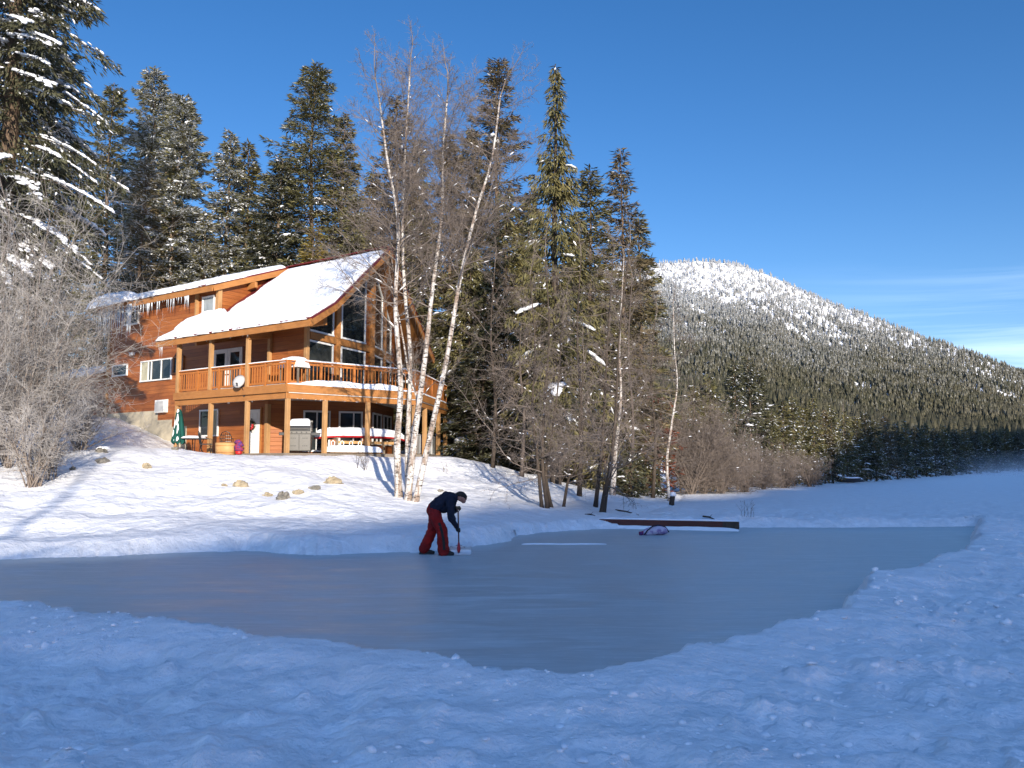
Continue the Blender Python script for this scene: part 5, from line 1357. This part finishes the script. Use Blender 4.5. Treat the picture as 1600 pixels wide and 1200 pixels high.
wood_tree(776, 92, 55, 76, 'tall bushy topped conifer behind the right hand birch', 'fir_brown', 13, h0=.05, dust=.04, lump=78, nb=230, power=.62, name='conifer')
wood_tree(655, 330, 50, 58, 'dark conifer right behind the gable of the house', 'fir_olive', 48, h0=.02, dust=.06, lump=42)
wood_tree(735, 385, 47, 60, 'olive drooping conifer just right of the house gable', 'fir_olive', 14, h0=.02, hang=.5, dust=.06, lump=42)
wood_tree(790, 300, 48, 60, 'olive conifer between the gable and the tall narrow spruce', 'fir_olive', 15, h0=.02, hang=.45, dust=.05, lump=54)
wood_tree(755, 520, 43, 56, 'low dark conifer in the shade beside the deck corner', 'fir_dark', 16, h0=.0, dust=.08, lump=42)
wood_tree(818, 560, 42, 60, 'low dark spreading conifer on the mound behind the bare stems', 'fir_dark', 17, h0=.0, dust=.10, lump=48)
wood_tree(868, 100, 37, 78, 'tall narrow spruce with weeping boughs, tallest right of the birches', 'fir_olive', 18, h0=.10, nb=170, dens=95, droop=.24, e_low=-.3, e_top=.2, spray=.30, hang=1.0, dust=.01, lump=138, lsize=.26, power=1.0, r0=.27, trunkmat='dark_bark', sparse=.95, name='spruce', group=None)
wood_tree(925, 258, 44, 66, 'green conifer close behind the right side of the weeping spruce', 'fir_olive', 19, h0=.05, dust=.03, lump=30)
wood_tree(978, 233, 46, 64, 'conifer with a rusty brown dying top at the right end of the grove', 'fir_brown', 20, h0=.06, dust=.03, lump=18, power=.75, nb=180)
wood_tree(1005, 330, 50, 44, 'dark green conifer at the right flank of the rusty topped one', 'fir_green', 21, h0=.04, dust=.04, lump=18)
wood_tree(945, 470, 41, 56, 'dusky conifer low behind the bare stems right of the spruce', 'fir_olive', 22, h0=.02, hang=.4, dust=.05, lump=36)
for (px, top, Y, half, lab, mt, sd) in ((578, 262, 63, 46, 'olive conifer left of the birch crowns above the roof peak', 'fir_olive', 170), (648, 214, 66, 50, 'green conifer between the two leftmost birch crowns', 'fir_green', 171), (735, 196, 64, 50, 'olive conifer just left of the tall bushy topped one', 'fir_olive', 172),
        (828, 335, 50, 46, 'green conifer close behind the left side of the weeping spruce', 'fir_green', 173), (905, 345, 49, 50, 'olive conifer filling the gap right of the weeping spruce', 'fir_olive', 174), (845, 440, 44, 60, 'drooping olive conifer low behind the foot of the weeping spruce', 'fir_olive', 175)):
    wood_tree(px, top, Y, half, lab, mt, sd, h0=.02, dust=.06, lump=18, hang=.3)
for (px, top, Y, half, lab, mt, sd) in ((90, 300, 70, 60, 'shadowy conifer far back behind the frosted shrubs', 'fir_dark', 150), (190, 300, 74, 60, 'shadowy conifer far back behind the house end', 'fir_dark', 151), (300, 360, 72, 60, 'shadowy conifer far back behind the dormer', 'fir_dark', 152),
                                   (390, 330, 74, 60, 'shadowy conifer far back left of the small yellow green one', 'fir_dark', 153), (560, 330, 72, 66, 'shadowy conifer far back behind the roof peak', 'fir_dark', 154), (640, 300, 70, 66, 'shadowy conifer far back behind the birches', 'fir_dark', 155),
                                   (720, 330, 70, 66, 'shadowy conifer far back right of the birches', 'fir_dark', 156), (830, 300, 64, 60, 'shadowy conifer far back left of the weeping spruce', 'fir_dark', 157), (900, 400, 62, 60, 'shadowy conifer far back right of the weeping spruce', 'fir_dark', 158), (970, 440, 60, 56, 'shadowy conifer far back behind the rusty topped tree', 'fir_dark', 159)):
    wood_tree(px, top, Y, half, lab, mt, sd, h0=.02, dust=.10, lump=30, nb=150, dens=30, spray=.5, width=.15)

# ================================================================== bare trees
def rot_about(v, ax, a): return (Matrix.Rotation(a, 3, ax) @ v)
def grow(S, rnd, p, d, L_, r, lvl, spec):
    n = spec['seg'][lvl]; st = L_ / n; wob = spec['wob'][lvl]; upb = spec['up'][lvl]; last = lvl == len(spec['seg']) - 1
    for i in range(n):
        d = (d + Vector((rnd.gauss(0, wob), rnd.gauss(0, wob), rnd.gauss(0, wob) + upb))).normalized()
        q = p + d * st; ra = r * (1 - .8 * i / n); rb = r * (1 - .8 * (i + 1) / n); S.append((p, q, ra, rb))
        if not last and (i >= spec['start'][lvl]):
            k = spec['kids'][lvl]; k = int(k) + (rnd.random() < k - int(k))
            for _ in range(k):
                ax = d.cross(Vector((rnd.gauss(0, 1), rnd.gauss(0, 1), rnd.gauss(0, 1)))).normalized()
                c = rot_about(d, ax, R(rnd.uniform(*spec['ang'])))
                grow(S, rnd, p.lerp(q, rnd.random()), c, L_ * spec['len'][lvl] * rnd.uniform(.6, 1.2) * (1 - .55 * i / n), max(rb * spec['rad'], spec['rmin']), lvl + 1, spec)
        p = q
BIRCH = dict(seg=[7, 5, 3], wob=[.11, .16, .22], up=[.05, .02, -.05], start=[1, 0], kids=[2.3, 2.2], len=[.42, .45], rad=.5, rmin=.0045, ang=(28, 62))
SCRUB = dict(seg=[7, 5, 3], wob=[.12, .18, .22], up=[.02, .0, .0], start=[1, 0], kids=[2.0, 1.8], len=[.45, .45], rad=.5, rmin=.0042, ang=(30, 75))
def segs_mesh(name, S, mat, parent, k=3):
    P0 = np.array([s[0][:] for s in S]); P1 = np.array([s[1][:] for s in S]); r0 = np.array([s[2] for s in S]); r1 = np.array([s[3] for s in S])
    V, Fq = tubes_np(P0, P1, r0, r1, k); return mesh_np(name, V, Fq, MATS[mat], parent)
def stem_tree(name, label, group, path, r0, r1, bark, twigm, seed, limbs=26, limb_len=2.6, from_t=.25, spec=BIRCH, elev=(.25, .9), snow=0, cat='tree', ends=True):
    """path: world points of the stem"""
    rnd = random.Random(seed); P = smooth_path(path); base = P[0].copy(); P = P - base; n = len(P)
    t = thing(name, label, cat, tuple(base), 0, group)
    mb = MB(); rad = [r1 + (r0 - r1) * (1 - i / (n - 1)) ** 1.25 for i in range(n)]; rad[0] *= 1.25
    mb.tube([tuple(p) for p in P], rad, 10); mb.build('trunk', MATS[bark], t, True)
    S = []
    for i in range(limbs):
        f = from_t + (1 - from_t) * (i + rnd.random()) / limbs; k = min(int(f * (n - 1)), n - 2); p = Vector(P[k]).lerp(Vector(P[k + 1]), f * (n - 1) - k)
        a = rnd.uniform(0, 6.283); e = rnd.uniform(*elev); d = Vector((math.cos(a) * math.cos(e), math.sin(a) * math.cos(e), math.sin(e)))
        grow(S, rnd, p, d, limb_len * (1.12 - .6 * (f - from_t) / (1 - from_t)) * rnd.uniform(.6, 1.25), max(.012, rad[k] * .36), 0, spec)
    if ends: grow(S, rnd, Vector(P[-1]), Vector(P[-1] - P[-3]).normalized(), limb_len * .6, r1, 0, spec)
    c = segs_mesh('branches', S, twigm, t)
    if snow:
        rs = np.random.default_rng(seed); big = [s for s in S if abs((s[1] - s[0]).normalized().z) < .75 and s[2] > .008]
        pk_ = [big[i] for i in rs.choice(len(big), min(snow, len(big)), replace=False)]
        C = np.array([((s[0] + s[1]) / 2 + Vector((0, 0, s[2])))[:] for s in pk_]); Dd_ = np.array([(s[1] - s[0]).normalized()[:] for s in pk_]); ln = np.array([(s[1] - s[0]).length for s in pk_])
        V, Fq = lumps_np(C, np.stack([ln * .28, .018 + .02 * rs.random(len(ln)), .016 + .02 * rs.random(len(ln))], -1), Dd_, rs); tag(mesh_np('snow', V, Fq, MATS['snow'], c), kind='stuff')
    return t
def pxpath(pts, Y, dY=0):
    b = onground(*pts[0]); Y0 = b[1]; out = [b - np.array([0, 0, .12])]
    for i, (x, y) in enumerate(pts[1:]): out.append(at(x, y, Y0 + dY * (i + 1) / (len(pts) - 1)))
    return out
GB = 'white birch stems of the clump in front of the house'
bs = [([(623, 776), (621, 690), (626, 600), (618, 480), (622, 350), (606, 255), (592, 150)], .135, 'thickest leftmost birch trunk of the clump, bark patchy white'),
      ([(637, 776), (637, 690), (641, 560), (632, 450), (629, 340), (634, 220), (640, 120)], .10, 'slim straight birch, second from the left in the clump'),
      ([(637, 781), (647, 690), (664, 560), (676, 450), (690, 340), (692, 240), (700, 140)], .125, 'knotty birch third from the left, leaning gently right'),
      ([(648, 784), (670, 690), (698, 560), (720, 430), (744, 330), (768, 250), (782, 150)], .115, 'rightmost birch of the clump, leaning far to the right')]
for i, (pts, r_, lab) in enumerate(bs):
    stem_tree('birch_tree', lab, GB, pxpath(pts, 26, .8 * (i - 1.5)), r_, .028, 'birch_bark', 'twig', 100 + i, limbs=46, limb_len=3.4, from_t=.45, snow=26)
stem_tree('birch_tree', 'crooked short birch stem forking low beside the knotty one', GB, pxpath([(641, 778), (640, 700), (652, 630), (640, 590), (628, 520), (612, 440)], 26), .07, .02, 'birch_bark', 'twig', 106, limbs=14, limb_len=2.0, from_t=.4, snow=14)
GS = 'bare trees at the foot of the weeping spruce'
bt = [([(847, 793), (840, 720), (832, 640), (836, 540), (828, 430)], .07, 'dark_bark', 'thin dark bare stem farthest left at the foot of the spruce', 2.0),
      ([(856, 794), (848, 730), (850, 640), (858, 520), (852, 400)], .08, 'dark_bark', 'second thin bare stem, just left of the thick spruce trunk', 2.2),
      ([(862, 792), (853, 740), (862, 680), (872, 600), (880, 480)], .07, 'dark_bark', 'bare stem crossing close in front of the spruce trunk', 2.0),
      ([(880, 791), (888, 750), (897, 735), (905, 680), (912, 560)], .06, 'dark_bark', 'crooked dark bare stem on the right of the spruce trunk', 2.0),
      ([(930, 792), (938, 720), (944, 640), (950, 520), (958, 400)], .09, 'dark_bark', 'dark bare trunk leaning in front of the stump at centre', 2.4),
      ([(941, 800), (946, 770), (953, 735), (962, 650), (968, 520), (985, 380)], .13, 'dark_bark', 'thick dark leaning trunk nearest the left end of the timber board', 2.6)]
for i, (pts, r_, bk, lab, ll) in enumerate(bt):
    stem_tree('bare_tree', lab, GS, pxpath(pts, 36), r_, .018, bk, 'twig', 120 + i, limbs=26, limb_len=ll, from_t=.22, spec=SCRUB, elev=(-.2, .8), snow=16)
stem_tree('birch_tree', 'pale birch trunk caked with snow behind the dark leaning trunk', None, pxpath([(957, 772), (962, 700), (970, 620), (968, 540), (975, 400)], 40), .13, .02, 'birch_bark', 'twig', 131, limbs=30, limb_len=2.6, from_t=.3, spec=SCRUB, elev=(0, .8), snow=20)
stem_tree('bare_tree', 'sinuous pale trunk caked with snow standing alone right of the grove', None, pxpath([(1046, 783), (1042, 720), (1050, 660), (1058, 600), (1054, 550), (1052, 480)], 37), .085, .02, 'birch_bark', 'twig', 133, limbs=24, limb_len=1.9, from_t=.42, spec=SCRUB, elev=(-.1, .8), snow=16)
for i, (px, py, top, sd, lab) in enumerate(((1020, 778, 500, 140, 'grey bare tree at the shore left of the sinuous trunk'), (985, 776, 430, 141, 'grey bare tree crowding behind the pale birch trunk'), (905, 775, 400, 142, 'grey bare tree close behind the crooked dark stems'), (815, 745, 470, 143, 'grey bare tree on the mound right of the house'), (770, 730, 420, 144, 'grey bare tree between the deck corner and the mound'))):
    stem_tree('bare_tree', lab, 'grey bare trees in the grove', pxpath([(px, py), (px + 4, (py * 2 + top) / 3), (px - 3, (py + 2 * top) / 3), (px + 3, top)], 40), .10, .02, 'twig_dark' if i % 2 else 'dark_bark', 'twig', sd, limbs=34, limb_len=2.6, from_t=.16, spec=SCRUB, elev=(-.2, .9), snow=20)

# ------------------------------------------------------------------ frosted shrubs at the left and little bushes
FROST = dict(seg=[6, 5, 3], wob=[.13, .18, .22], up=[-.03, -.04, -.02], start=[1, 0], kids=[2.5, 2.2], len=[.45, .5], rad=.6, rmin=.0055, ang=(25, 65))
def shrub(px, py, h_px, w_px, label, seed, stems=26, mat='frost_twig', group='frosted shrubs on the left bank', name='frosted_shrub', spec=FROST, snow=0, Y=None, rad=.028):
    c = onground(px, py) if Y is None else np.array([*at(px, py, Y)[:2], 0]);
    if Y is not None: c[2] = gz(c[0], c[1])
    sc = c[1] / FPX; hh, ww = h_px * sc, w_px * sc
    rnd = random.Random(seed); t = thing(name, label, 'shrub', (c[0], c[1], c[2] - .05), 0, group); S = []
    for i in range(stems):
        a = rnd.uniform(0, 6.283); k = rnd.random() ** .5; tip = Vector((math.cos(a) * ww * .5 * k, math.sin(a) * ww * .4 * k, hh * rnd.uniform(.75, 1.1) * (1 - .35 * k)))
        p = Vector((rnd.gauss(0, .12), rnd.gauss(0, .12), 0)); grow(S, rnd, p, (tip.normalized() + Vector((0, 0, .55))).normalized(), tip.length * 1.15, rad * rnd.uniform(.6, 1.2), 0, spec)
    st = [s for s in S if s[2] > rad * .33]; tw = [s for s in S if s[2] <= rad * .33]
    segs_mesh('stems', st, mat if mat != 'frost_twig' else 'twig', t, 5); c_ = segs_mesh('twigs', tw, mat, t)
    if snow:
        rs = np.random.default_rng(seed); pk_ = [S[i] for i in rs.choice(len(S), min(snow // 2, len(S)), replace=False)]
        C = np.array([s[1][:] for s in pk_]); Dd_ = np.array([(s[1] - s[0]).normalized()[:] for s in pk_])
        V, Fq = lumps_np(C, np.stack([.07 * rs.uniform(.5, 1.5, len(C)), .025 + .03 * rs.random(len(C)), .02 + .025 * rs.random(len(C))], -1), Dd_, rs); tag(mesh_np('snow', V, Fq, MATS['snow'], t), kind='stuff')
    return t
shrub(15, 700, 470, 250, 'tallest frosted shrub, against the left edge under the huge fir', 201, 34, Y=27)
shrub(75, 690, 320, 160, 'wide frosted shrub in the middle of the left thicket', 202, 30, Y=28.5)
shrub(-40, 700, 300, 200, 'frosted shrub half cut off by the left edge', 204, 26, Y=25)
shrub(124, 672, 130, 92, 'rounded frosted shrub nearest the far end of the house', 203, 26, Y=32)
shrub(55, 706, 150, 150, 'lower frosted shrub in front of the thicket', 206, 22, Y=24.5)
shrub(80, 748, 95, 62, 'small upright frosted bush alone on the snow at left', 205, 12, rad=.016)
THICK = dict(seg=[6, 5, 3], wob=[.17, .2, .24], up=[.0, .0, -.0], start=[0, 0], kids=[2.8, 2.2], len=[.5, .5], rad=.6, rmin=.007, ang=(25, 70))
FEW = dict(seg=[5, 3], wob=[.12, .2], up=[.03, .0], start=[1], kids=[1.2], len=[.4], rad=.6, rmin=.004, ang=(20, 50))
shrub(566, 733, 48, 46, 'leafless little bush poking from the bank before the canoe', 211, 12, 'twig_dark', 'small leafless bushes', 'bush', FEW, 0, rad=.010)
shrub(698, 740, 22, 16, 'tuft of dry twigs on the slope right of the birches', 213, 6, 'twig', 'small leafless bushes', 'bush', FEW, 0, rad=.007)
shrub(1166, 808, 26, 26, 'wispy dry bush in the snow past the right end of the board', 214, 9, 'frost_twig', 'small leafless bushes', 'bush', FEW, 0, rad=.006)
shrub(991, 793, 22, 8, 'single dark sapling in the snow above the board', 215, 3, 'twig_dark', 'small leafless bushes', 'bush', FEW, 0, rad=.010)

# small dark young spruces and the rust coloured one by the shore
p = onground(985, 777); put_conifer(tuple(p - [0, 0, .1]), 'small dark young spruce at the shore below the grove', None, 'fir_dark', seed=301, H=2.3, Rm=1.2, h0=.02, nb=70, dens=34, spray=.24, hang=.3, dust=.03, lump=18, lsize=.1, name='spruce')
p = onground(1012, 774); put_conifer(tuple(p - [0, 0, .1]), 'low dark shrubby spruce left of the sinuous trunk', None, 'fir_dark', seed=302, H=1.9, Rm=1.3, h0=.02, nb=70, dens=34, spray=.24, hang=.3, dust=.04, lump=24, lsize=.1, name='spruce')
p = onground(1030, 771); put_conifer(tuple(p - [0, 0, .1]), 'rust red dead conifer behind the sinuous trunk', None, 'rust_needles', 'dark_bark', seed=303, H=6.0, Rm=1.7, h0=.05, nb=90, dens=16, spray=.3, hang=.2, dust=.03, lump=24, lsize=.14, power=.5, name='conifer')

# fallen sticks, a stump
for (x0, y0, x1, y1, lab) in ((962, 797, 998, 805, 'long thin stick half under snow above the timber board'), (914, 804, 930, 806, 'short dark stick lying by the left end of the board'), (1098, 813, 1118, 814, 'short dark stick on the snow behind the board')):
    a_ = onground(x0, y0); b_ = onground(x1, y1); o = MB(); o.tube([a_, (a_ + b_) / 2 + [0, 0, .03], b_], [.03, .028, .014], 6); q = (a_ + b_) / 2
    o.v = [tuple(np.array(v) - q) for v in o.v]; o.tube([(0, 0, .02), (.12, .1, .10)], [.012, .004], 5); tag(o.build('stick', MATS['dark_bark'], loc=tuple(q)), lab, 'stick', 'sticks lying on the snow')
p = onground(1049, 790); st_ = thing('tree_stump', 'snow capped stump tilted beside the foot of the sinuous trunk', 'stump', (p[0], p[1], p[2] - .1))
mb = MB(); mb.tube([(0, 0, 0), (.03, 0, .3), (.08, 0, .55)], [.13, .12, .11], 9); mb.build('stump', MATS['dark_bark'], st_); mb = MB(); mb.lathe((.08, 0, .52), [(.13, 0), (.16, .06), (.12, .16), (.01, .2)], 10); mb.build('snow', MATS['snow'], st_, True)

# ================================================================== the far shore
GF = 'conifers along the far shore'
shore = [  # px, foot row, tip row, half width, kind
    (1062, 768, 640, 20, 1), (1085, 767, 600, 22, 0), (1112, 766, 585, 26, 2), (1128, 765, 640, 18, 1), (1150, 762, 560, 24, 3), (1172, 758, 555, 26, 3), (1190, 757, 575, 24, 3), (1207, 758, 640, 18, 2), (1225, 757, 625, 22, 0), (1240, 756, 618, 20, 2),
    (1256, 755, 635, 17, 0), (1272, 755, 620, 18, 2), (1288, 753, 640, 18, 1), (1300, 753, 632, 16, 2), (1322, 752, 640, 16, 2), (1338, 751, 650, 17, 0), (1352, 750, 640, 16, 3), (1368, 750, 655, 15, 2), (1384, 748, 648, 15, 1), (1400, 747, 660, 14, 3),
    (1415, 746, 656, 14, 2), (1430, 745, 664, 14, 3), (1446, 744, 660, 13, 0), (1460, 743, 668, 13, 3), (1476, 742, 664, 13, 2), (1492, 741, 670, 13, 3), (1508, 740, 667, 12, 0), (1524, 739, 672, 12, 3), (1540, 738, 668, 12, 2), (1556, 738, 674, 12, 3), (1572, 737, 670, 12, 0), (1590, 737, 674, 12, 3)]
mats4 = ['fir_olive', 'fir_brown', 'fir_green', 'fir_dark']; words = ['olive green', 'brownish', 'mid green', 'dark']
proto = {}
def shore_depth(px, row): return -(CZ - .2) / (ray(px, row)[2] / ray(px, row)[1])
for i, (px, foot, top, half, k) in enumerate(shore):
    Y = min(max(shore_depth(px, foot), 55), 230); loc, H = tall(px, top, Y); kk = (k, i % 2)
    lab = ('%s far shore conifer, %s of the row right of the sinuous trunk' % (words[k], ['first', 'second', 'third', 'fourth', 'fifth', 'sixth', 'seventh', 'eighth', 'ninth', 'tenth', 'eleventh', 'twelfth', 'thirteenth', 'fourteenth', 'fifteenth', 'sixteenth', 'seventeenth', 'eighteenth', 'nineteenth', 'twentieth'][i])) if i < 20 else \
          ('%s conifer in the shaded shoreline row at right, %s from the right edge' % (words[k], ['nearest', 'second', 'third', 'fourth', 'fifth', 'sixth', 'seventh', 'eighth', 'ninth', 'tenth', 'eleventh', 'twelfth'][31 - i]))
    sc_ = (half * 1.5 / FPX * Y) / 2.6, H / 13.0
    if kk not in proto:
        proto[kk] = put_conifer((0, 0, 0), lab, GF, mats4[k], seed=400 + k * 7 + i % 2, H=13.0, Rm=2.6, h0=.03, nb=140, dens=34, spray=.46, width=.13, dust=.16, lump=48, lsize=.28, power=.75, hang=.25)
        t = proto[kk]
    else:
        src = proto[kk]; t = src.copy(); COL.objects.link(t)
        for ch in src.children:
            c = ch.copy(); COL.objects.link(c); c.parent = t
            for g in ch.children: d = g.copy(); COL.objects.link(d); d.parent = c
        t['label'] = lab
    t.location = loc; t.scale = (sc_[0], sc_[0], sc_[1]); t.rotation_euler = (0, 0, i * 1.7)
for (px, foot, top, sd, lab) in ((1165, 766, 680, 501, 'pale bare thicket left of the timber frame on the far shore'), (1192, 762, 690, 502, 'pale bare thicket on the far shore below the dark spruces'), (1225, 760, 695, 503, 'brown bare thicket at the water edge left of the tall pale snag'), (1265, 758, 700, 504, 'brown bare thicket low on the far shore, nearest the snag'), (1100, 768, 615, 505, 'tall purplish bare thicket right of the sinuous trunk'), (1080, 769, 610, 506, 'greyish bare thicket close to the sinuous trunk'), (1128, 768, 650, 507, 'purplish bare thicket before the tall dark spruces')):
    Y = shore_depth(px, foot); shrub(px, foot, foot - top, (foot - top) * .75, lab, sd, 20, 'twig', 'bare thickets along the far shore', 'thicket', THICK, 10, Y=Y, rad=.03)
Y = shore_depth(1318, 750); stem_tree('dead_tree', 'tall pale dead trunk standing at the far water edge', None, [at(1318, 750, Y) - [0, 0, .2], at(1317, 725, Y), at(1318, 690, Y), at(1317, 640, Y)], .16, .04, 'pale_bark', 'twig', 520, limbs=18, limb_len=1.6, from_t=.45, spec=FEW, elev=(-.3, .5))
# timber frame on the shore, hut under snow, moored dinghy
Y = shore_depth(1143, 764); p = at(1143, 764, Y); tf = thing('timber_frame', 'weathered timber frame platform standing among trees on the far shore', 'frame', (p[0], p[1], gz(p[0], p[1]) - .1))
for x in (-.55, .55):
    for y in (-.5, .5): mb = MB(); mb.box((x, y, 1.2), (.12, .12, 2.4)); mb.build('post', MATS['pale_bark'], tf)
mb = MB(); mb.box((0, 0, 1.35), (1.5, 1.4, .1)); mb.build('platform', MATS['grey_wood'], tf)
mb = MB()
for y in (-.5, .5): mb.bar((-.55, y, 2.0), (.55, y, 2.0), .07, .12); mb.bar((-.55, y, .2), (.55, y, 1.2), .06, .08)
mb.build('brace', MATS['pale_bark'], tf); snow_sheet('snow', lambda s, t: (-.75 + 1.5 * s, -.7 + 1.4 * t, 1.4), 12, 12, .25, 81, tf, .3)
Y = 165; p = at(1466, 736, Y); ht = thing('hut', 'tiny dark hut with a white snow roof on the far shore at right', 'hut', (p[0], p[1], 0.0), R(12))
mb = MB(); mb.hexa([(-2, -1.5, -.3), (2, -1.5, -.3), (2, 1.5, -.3), (-2, 1.5, -.3), (-2, -1.5, 2), (2, -1.5, 2), (2, 1.5, 2), (-2, 1.5, 2)]); mb.add([(-2, -1.5, 2), (-2, 1.5, 2), (-2, 0, 3), (2, -1.5, 2), (2, 1.5, 2), (2, 0, 3)], [(0, 1, 2), (3, 5, 4)]); mb.build('wall', MATS['dark_bark'], ht)
for sg in (-1, 1): mb = MB(); mb.slab([(-2.3, 0, 3.22), (2.3, 0, 3.22), (2.3, sg * 1.9, 1.98), (-2.3, sg * 1.9, 1.98)], [(-2.3, 0, 3.06), (2.3, 0, 3.06), (2.3, sg * 1.9, 1.8), (-2.3, sg * 1.9, 1.8)]); rf_ = mb.build('roof', MATS['grey_wood'], ht); snow_sheet('snow', lambda s, t, sg=sg: (-2.35 + 4.7 * s, sg * 1.95 * t, 3.24 - 1.24 * t), 14, 10, .35, 83, rf_, .2)
Y = shore_depth(1328, 753); p = at(1328, 753, Y); dg = thing('dinghy', 'little dark dinghy pulled up on the snowy far shore', 'boat', (p[0], p[1], .1), R(15))
vs = []
for i in range(11):
    t = -1 + i / 5; wd = .55 * (1 - abs(t) ** 2.6) + .02
    for j in range(9): a_ = math.pi * j / 8; vs.append((t * 1.5, wd * math.cos(a_), .45 + .1 * t * t - .42 * math.sin(a_)))
mb = MB(); mb.add(vs, [(i * 9 + j, i * 9 + j + 1, (i + 1) * 9 + j + 1, (i + 1) * 9 + j) for i in range(10) for j in range(8)]); mb.build('hull', MATS['dark_plastic'], dg, True); snow_sheet('snow', lambda s, t: (-1.2 + 2.4 * s, -.4 + .8 * t, .36), 14, 10, .2, 85, dg, .3)

# ------------------------------------------------------------------ forest: second rows and the wooded mountainside (masses)
def forest(name, seed, n, amin, amax, y0f, ymax, tpl, hfun, keep, matname, gfun, wfun):
    rs = np.random.default_rng(seed)
    a = rs.uniform(amin, amax, n); y0 = y0f(a); Yd = np.sqrt(y0 ** 2 + (ymax ** 2 - y0 ** 2) * rs.random(n)); z = gfun(a, Yd)
    k = keep(a, Yd, z, rs); a, Yd, z = a[k], Yd[k], z[k]; n = len(a); H = hfun(Yd, z, rs, n); Wd = H * wfun * rs.uniform(.8, 1.2, n)
    tv, tf_ = tpl; th = rs.uniform(0, 6.28, n); c, s = np.cos(th), np.sin(th)
    jit = 1 + rs.uniform(-.32, .32, (n, len(tv)))
    x = tv[None, :, 0] * Wd[:, None] * jit; y = tv[None, :, 1] * Wd[:, None] * jit; zz_ = tv[None, :, 2] * H[:, None]
    V = np.stack([x * c[:, None] - y * s[:, None] + (a * Yd)[:, None], x * s[:, None] + y * c[:, None] + Yd[:, None], zz_ + z[:, None] - .3], -1).reshape(-1, 3)
    Fq = (tf_[None] + (np.arange(n) * len(tv))[:, None, None]).reshape(-1, tf_.shape[1])
    print(name, n, 'trees', len(Fq)); return tag(mesh_np(name, V, Fq, MATS[matname]), kind='stuff')
def cone_tpl(layers, k, seed):
    rs = np.random.default_rng(seed); vs = []; fs = []
    for i in range(layers):
        z0 = .06 + .80 * i / layers; z1 = z0 + (1 - z0) * (.62 if i < layers - 1 else 1.0); r = (1 - z0) ** .8; b = len(vs); vs.append((0, 0, z1))
        for j in range(2 * k):
            a = math.pi * j / k + i; q = r * (1 if j % 2 else .52) * rs.uniform(.8, 1.2); vs.append((q * math.cos(a), q * math.sin(a), z0 - (.05 if j % 2 else -.05) + rs.uniform(-.03, .03)))
        for j in range(2 * k): fs.append((b, b + 1 + j, b + 1 + (j + 1) % (2 * k)))
    return np.array(vs), np.array(fs)
def spray_tpl(seed, n=420):
    rs = np.random.default_rng(seed); z = rs.random(n) ** .9 * .97 + .02; az = rs.uniform(0, 6.283, n); r = (1 - z) ** .8 * rs.random(n) ** .5
    P = np.stack([r * np.cos(az), r * np.sin(az), z - .10 * r], -1); D = unit(np.stack([np.cos(az), np.sin(az), -.35 * np.ones(n) * .3], -1) + rs.normal(0, .4, (n, 3)) * [1, 1, .3])
    S = unit(np.cross(D, unit(np.array([0, 0, 1.]) + rs.normal(0, .6, (n, 3))))); ln = np.full(n, .30) * rs.uniform(.6, 1.3, n) * (1.15 - z); D[:, 2] *= .25; S[:, 2] *= .3
    return diamonds(P, D, S, ln, ln * .24)
gmt = lambda a, Y: np.maximum(mountain(a, Y), ground(a * Y, Y))
def y0_shore(a): return np.interp(a, [.18, .25, .36, .45, .55, .7], [64, 82, 108, 140, 190, 250])
def keep_low(a, Y, z, rs): return np.ones(len(a), bool)
forest('shore_forest', 601, 620, .19, .80, y0_shore, 330, spray_tpl(3), lambda Y, z, rs, n: rs.uniform(9, 15, n), keep_low, 'hill_needles', gmt, .17)
def keep_hi(a, Y, z, rs):
    e = np.interp(a, sa, se) * (1500 - 250 * sstep(.3, .7, a)); q = z / np.maximum(e, 1); x = a * Y
    open_ = fbm(x / 60., Y / 150., 91, 4); band = fbm(x / 38. + Y / 90., Y / 240., 95, 3)
    p = 1.25 - 1.05 * sstep(.66, .95, q + (open_ - .5) * .9) - 1.5 * np.maximum(band - .60, 0) * sstep(.25, .5, q) * 4
    p = p - .9 * sstep(.42, .62, a) * sstep(.16, .3, q) * (np.maximum(open_ - .52, 0) * 8)
    return rs.random(len(a)) < np.clip(p, .40, 1)
forest('hillside_forest', 602, 62000, .10, .80, lambda a: np.maximum(y0_shore(a) + 60, 260), 1620, cone_tpl(3, 4, 2), lambda Y, z, rs, n: (13 - 5.5 * np.clip(z / 340, 0, 1)) * rs.uniform(.6, 1.25, n), keep_hi, 'hill_needles', gmt, .23)

# a bare tree on the near shore behind the camera; its shadow lies on the bank at left
stem_tree('bare_tree', 'leafless tree on the near shore behind the photographer', None, [(.6, -22, .3), (.5, -22, 6), (1.0, -22.2, 12), (.8, -22, 19)], .26, .05, 'brown_bark', 'twig_dark', 700, limbs=18, limb_len=4.5, from_t=.3, spec=FEW)
print('objects', len(bpy.data.objects), 'faces', sum(len(o.data.polygons) for o in bpy.data.objects if o.type == 'MESH'))
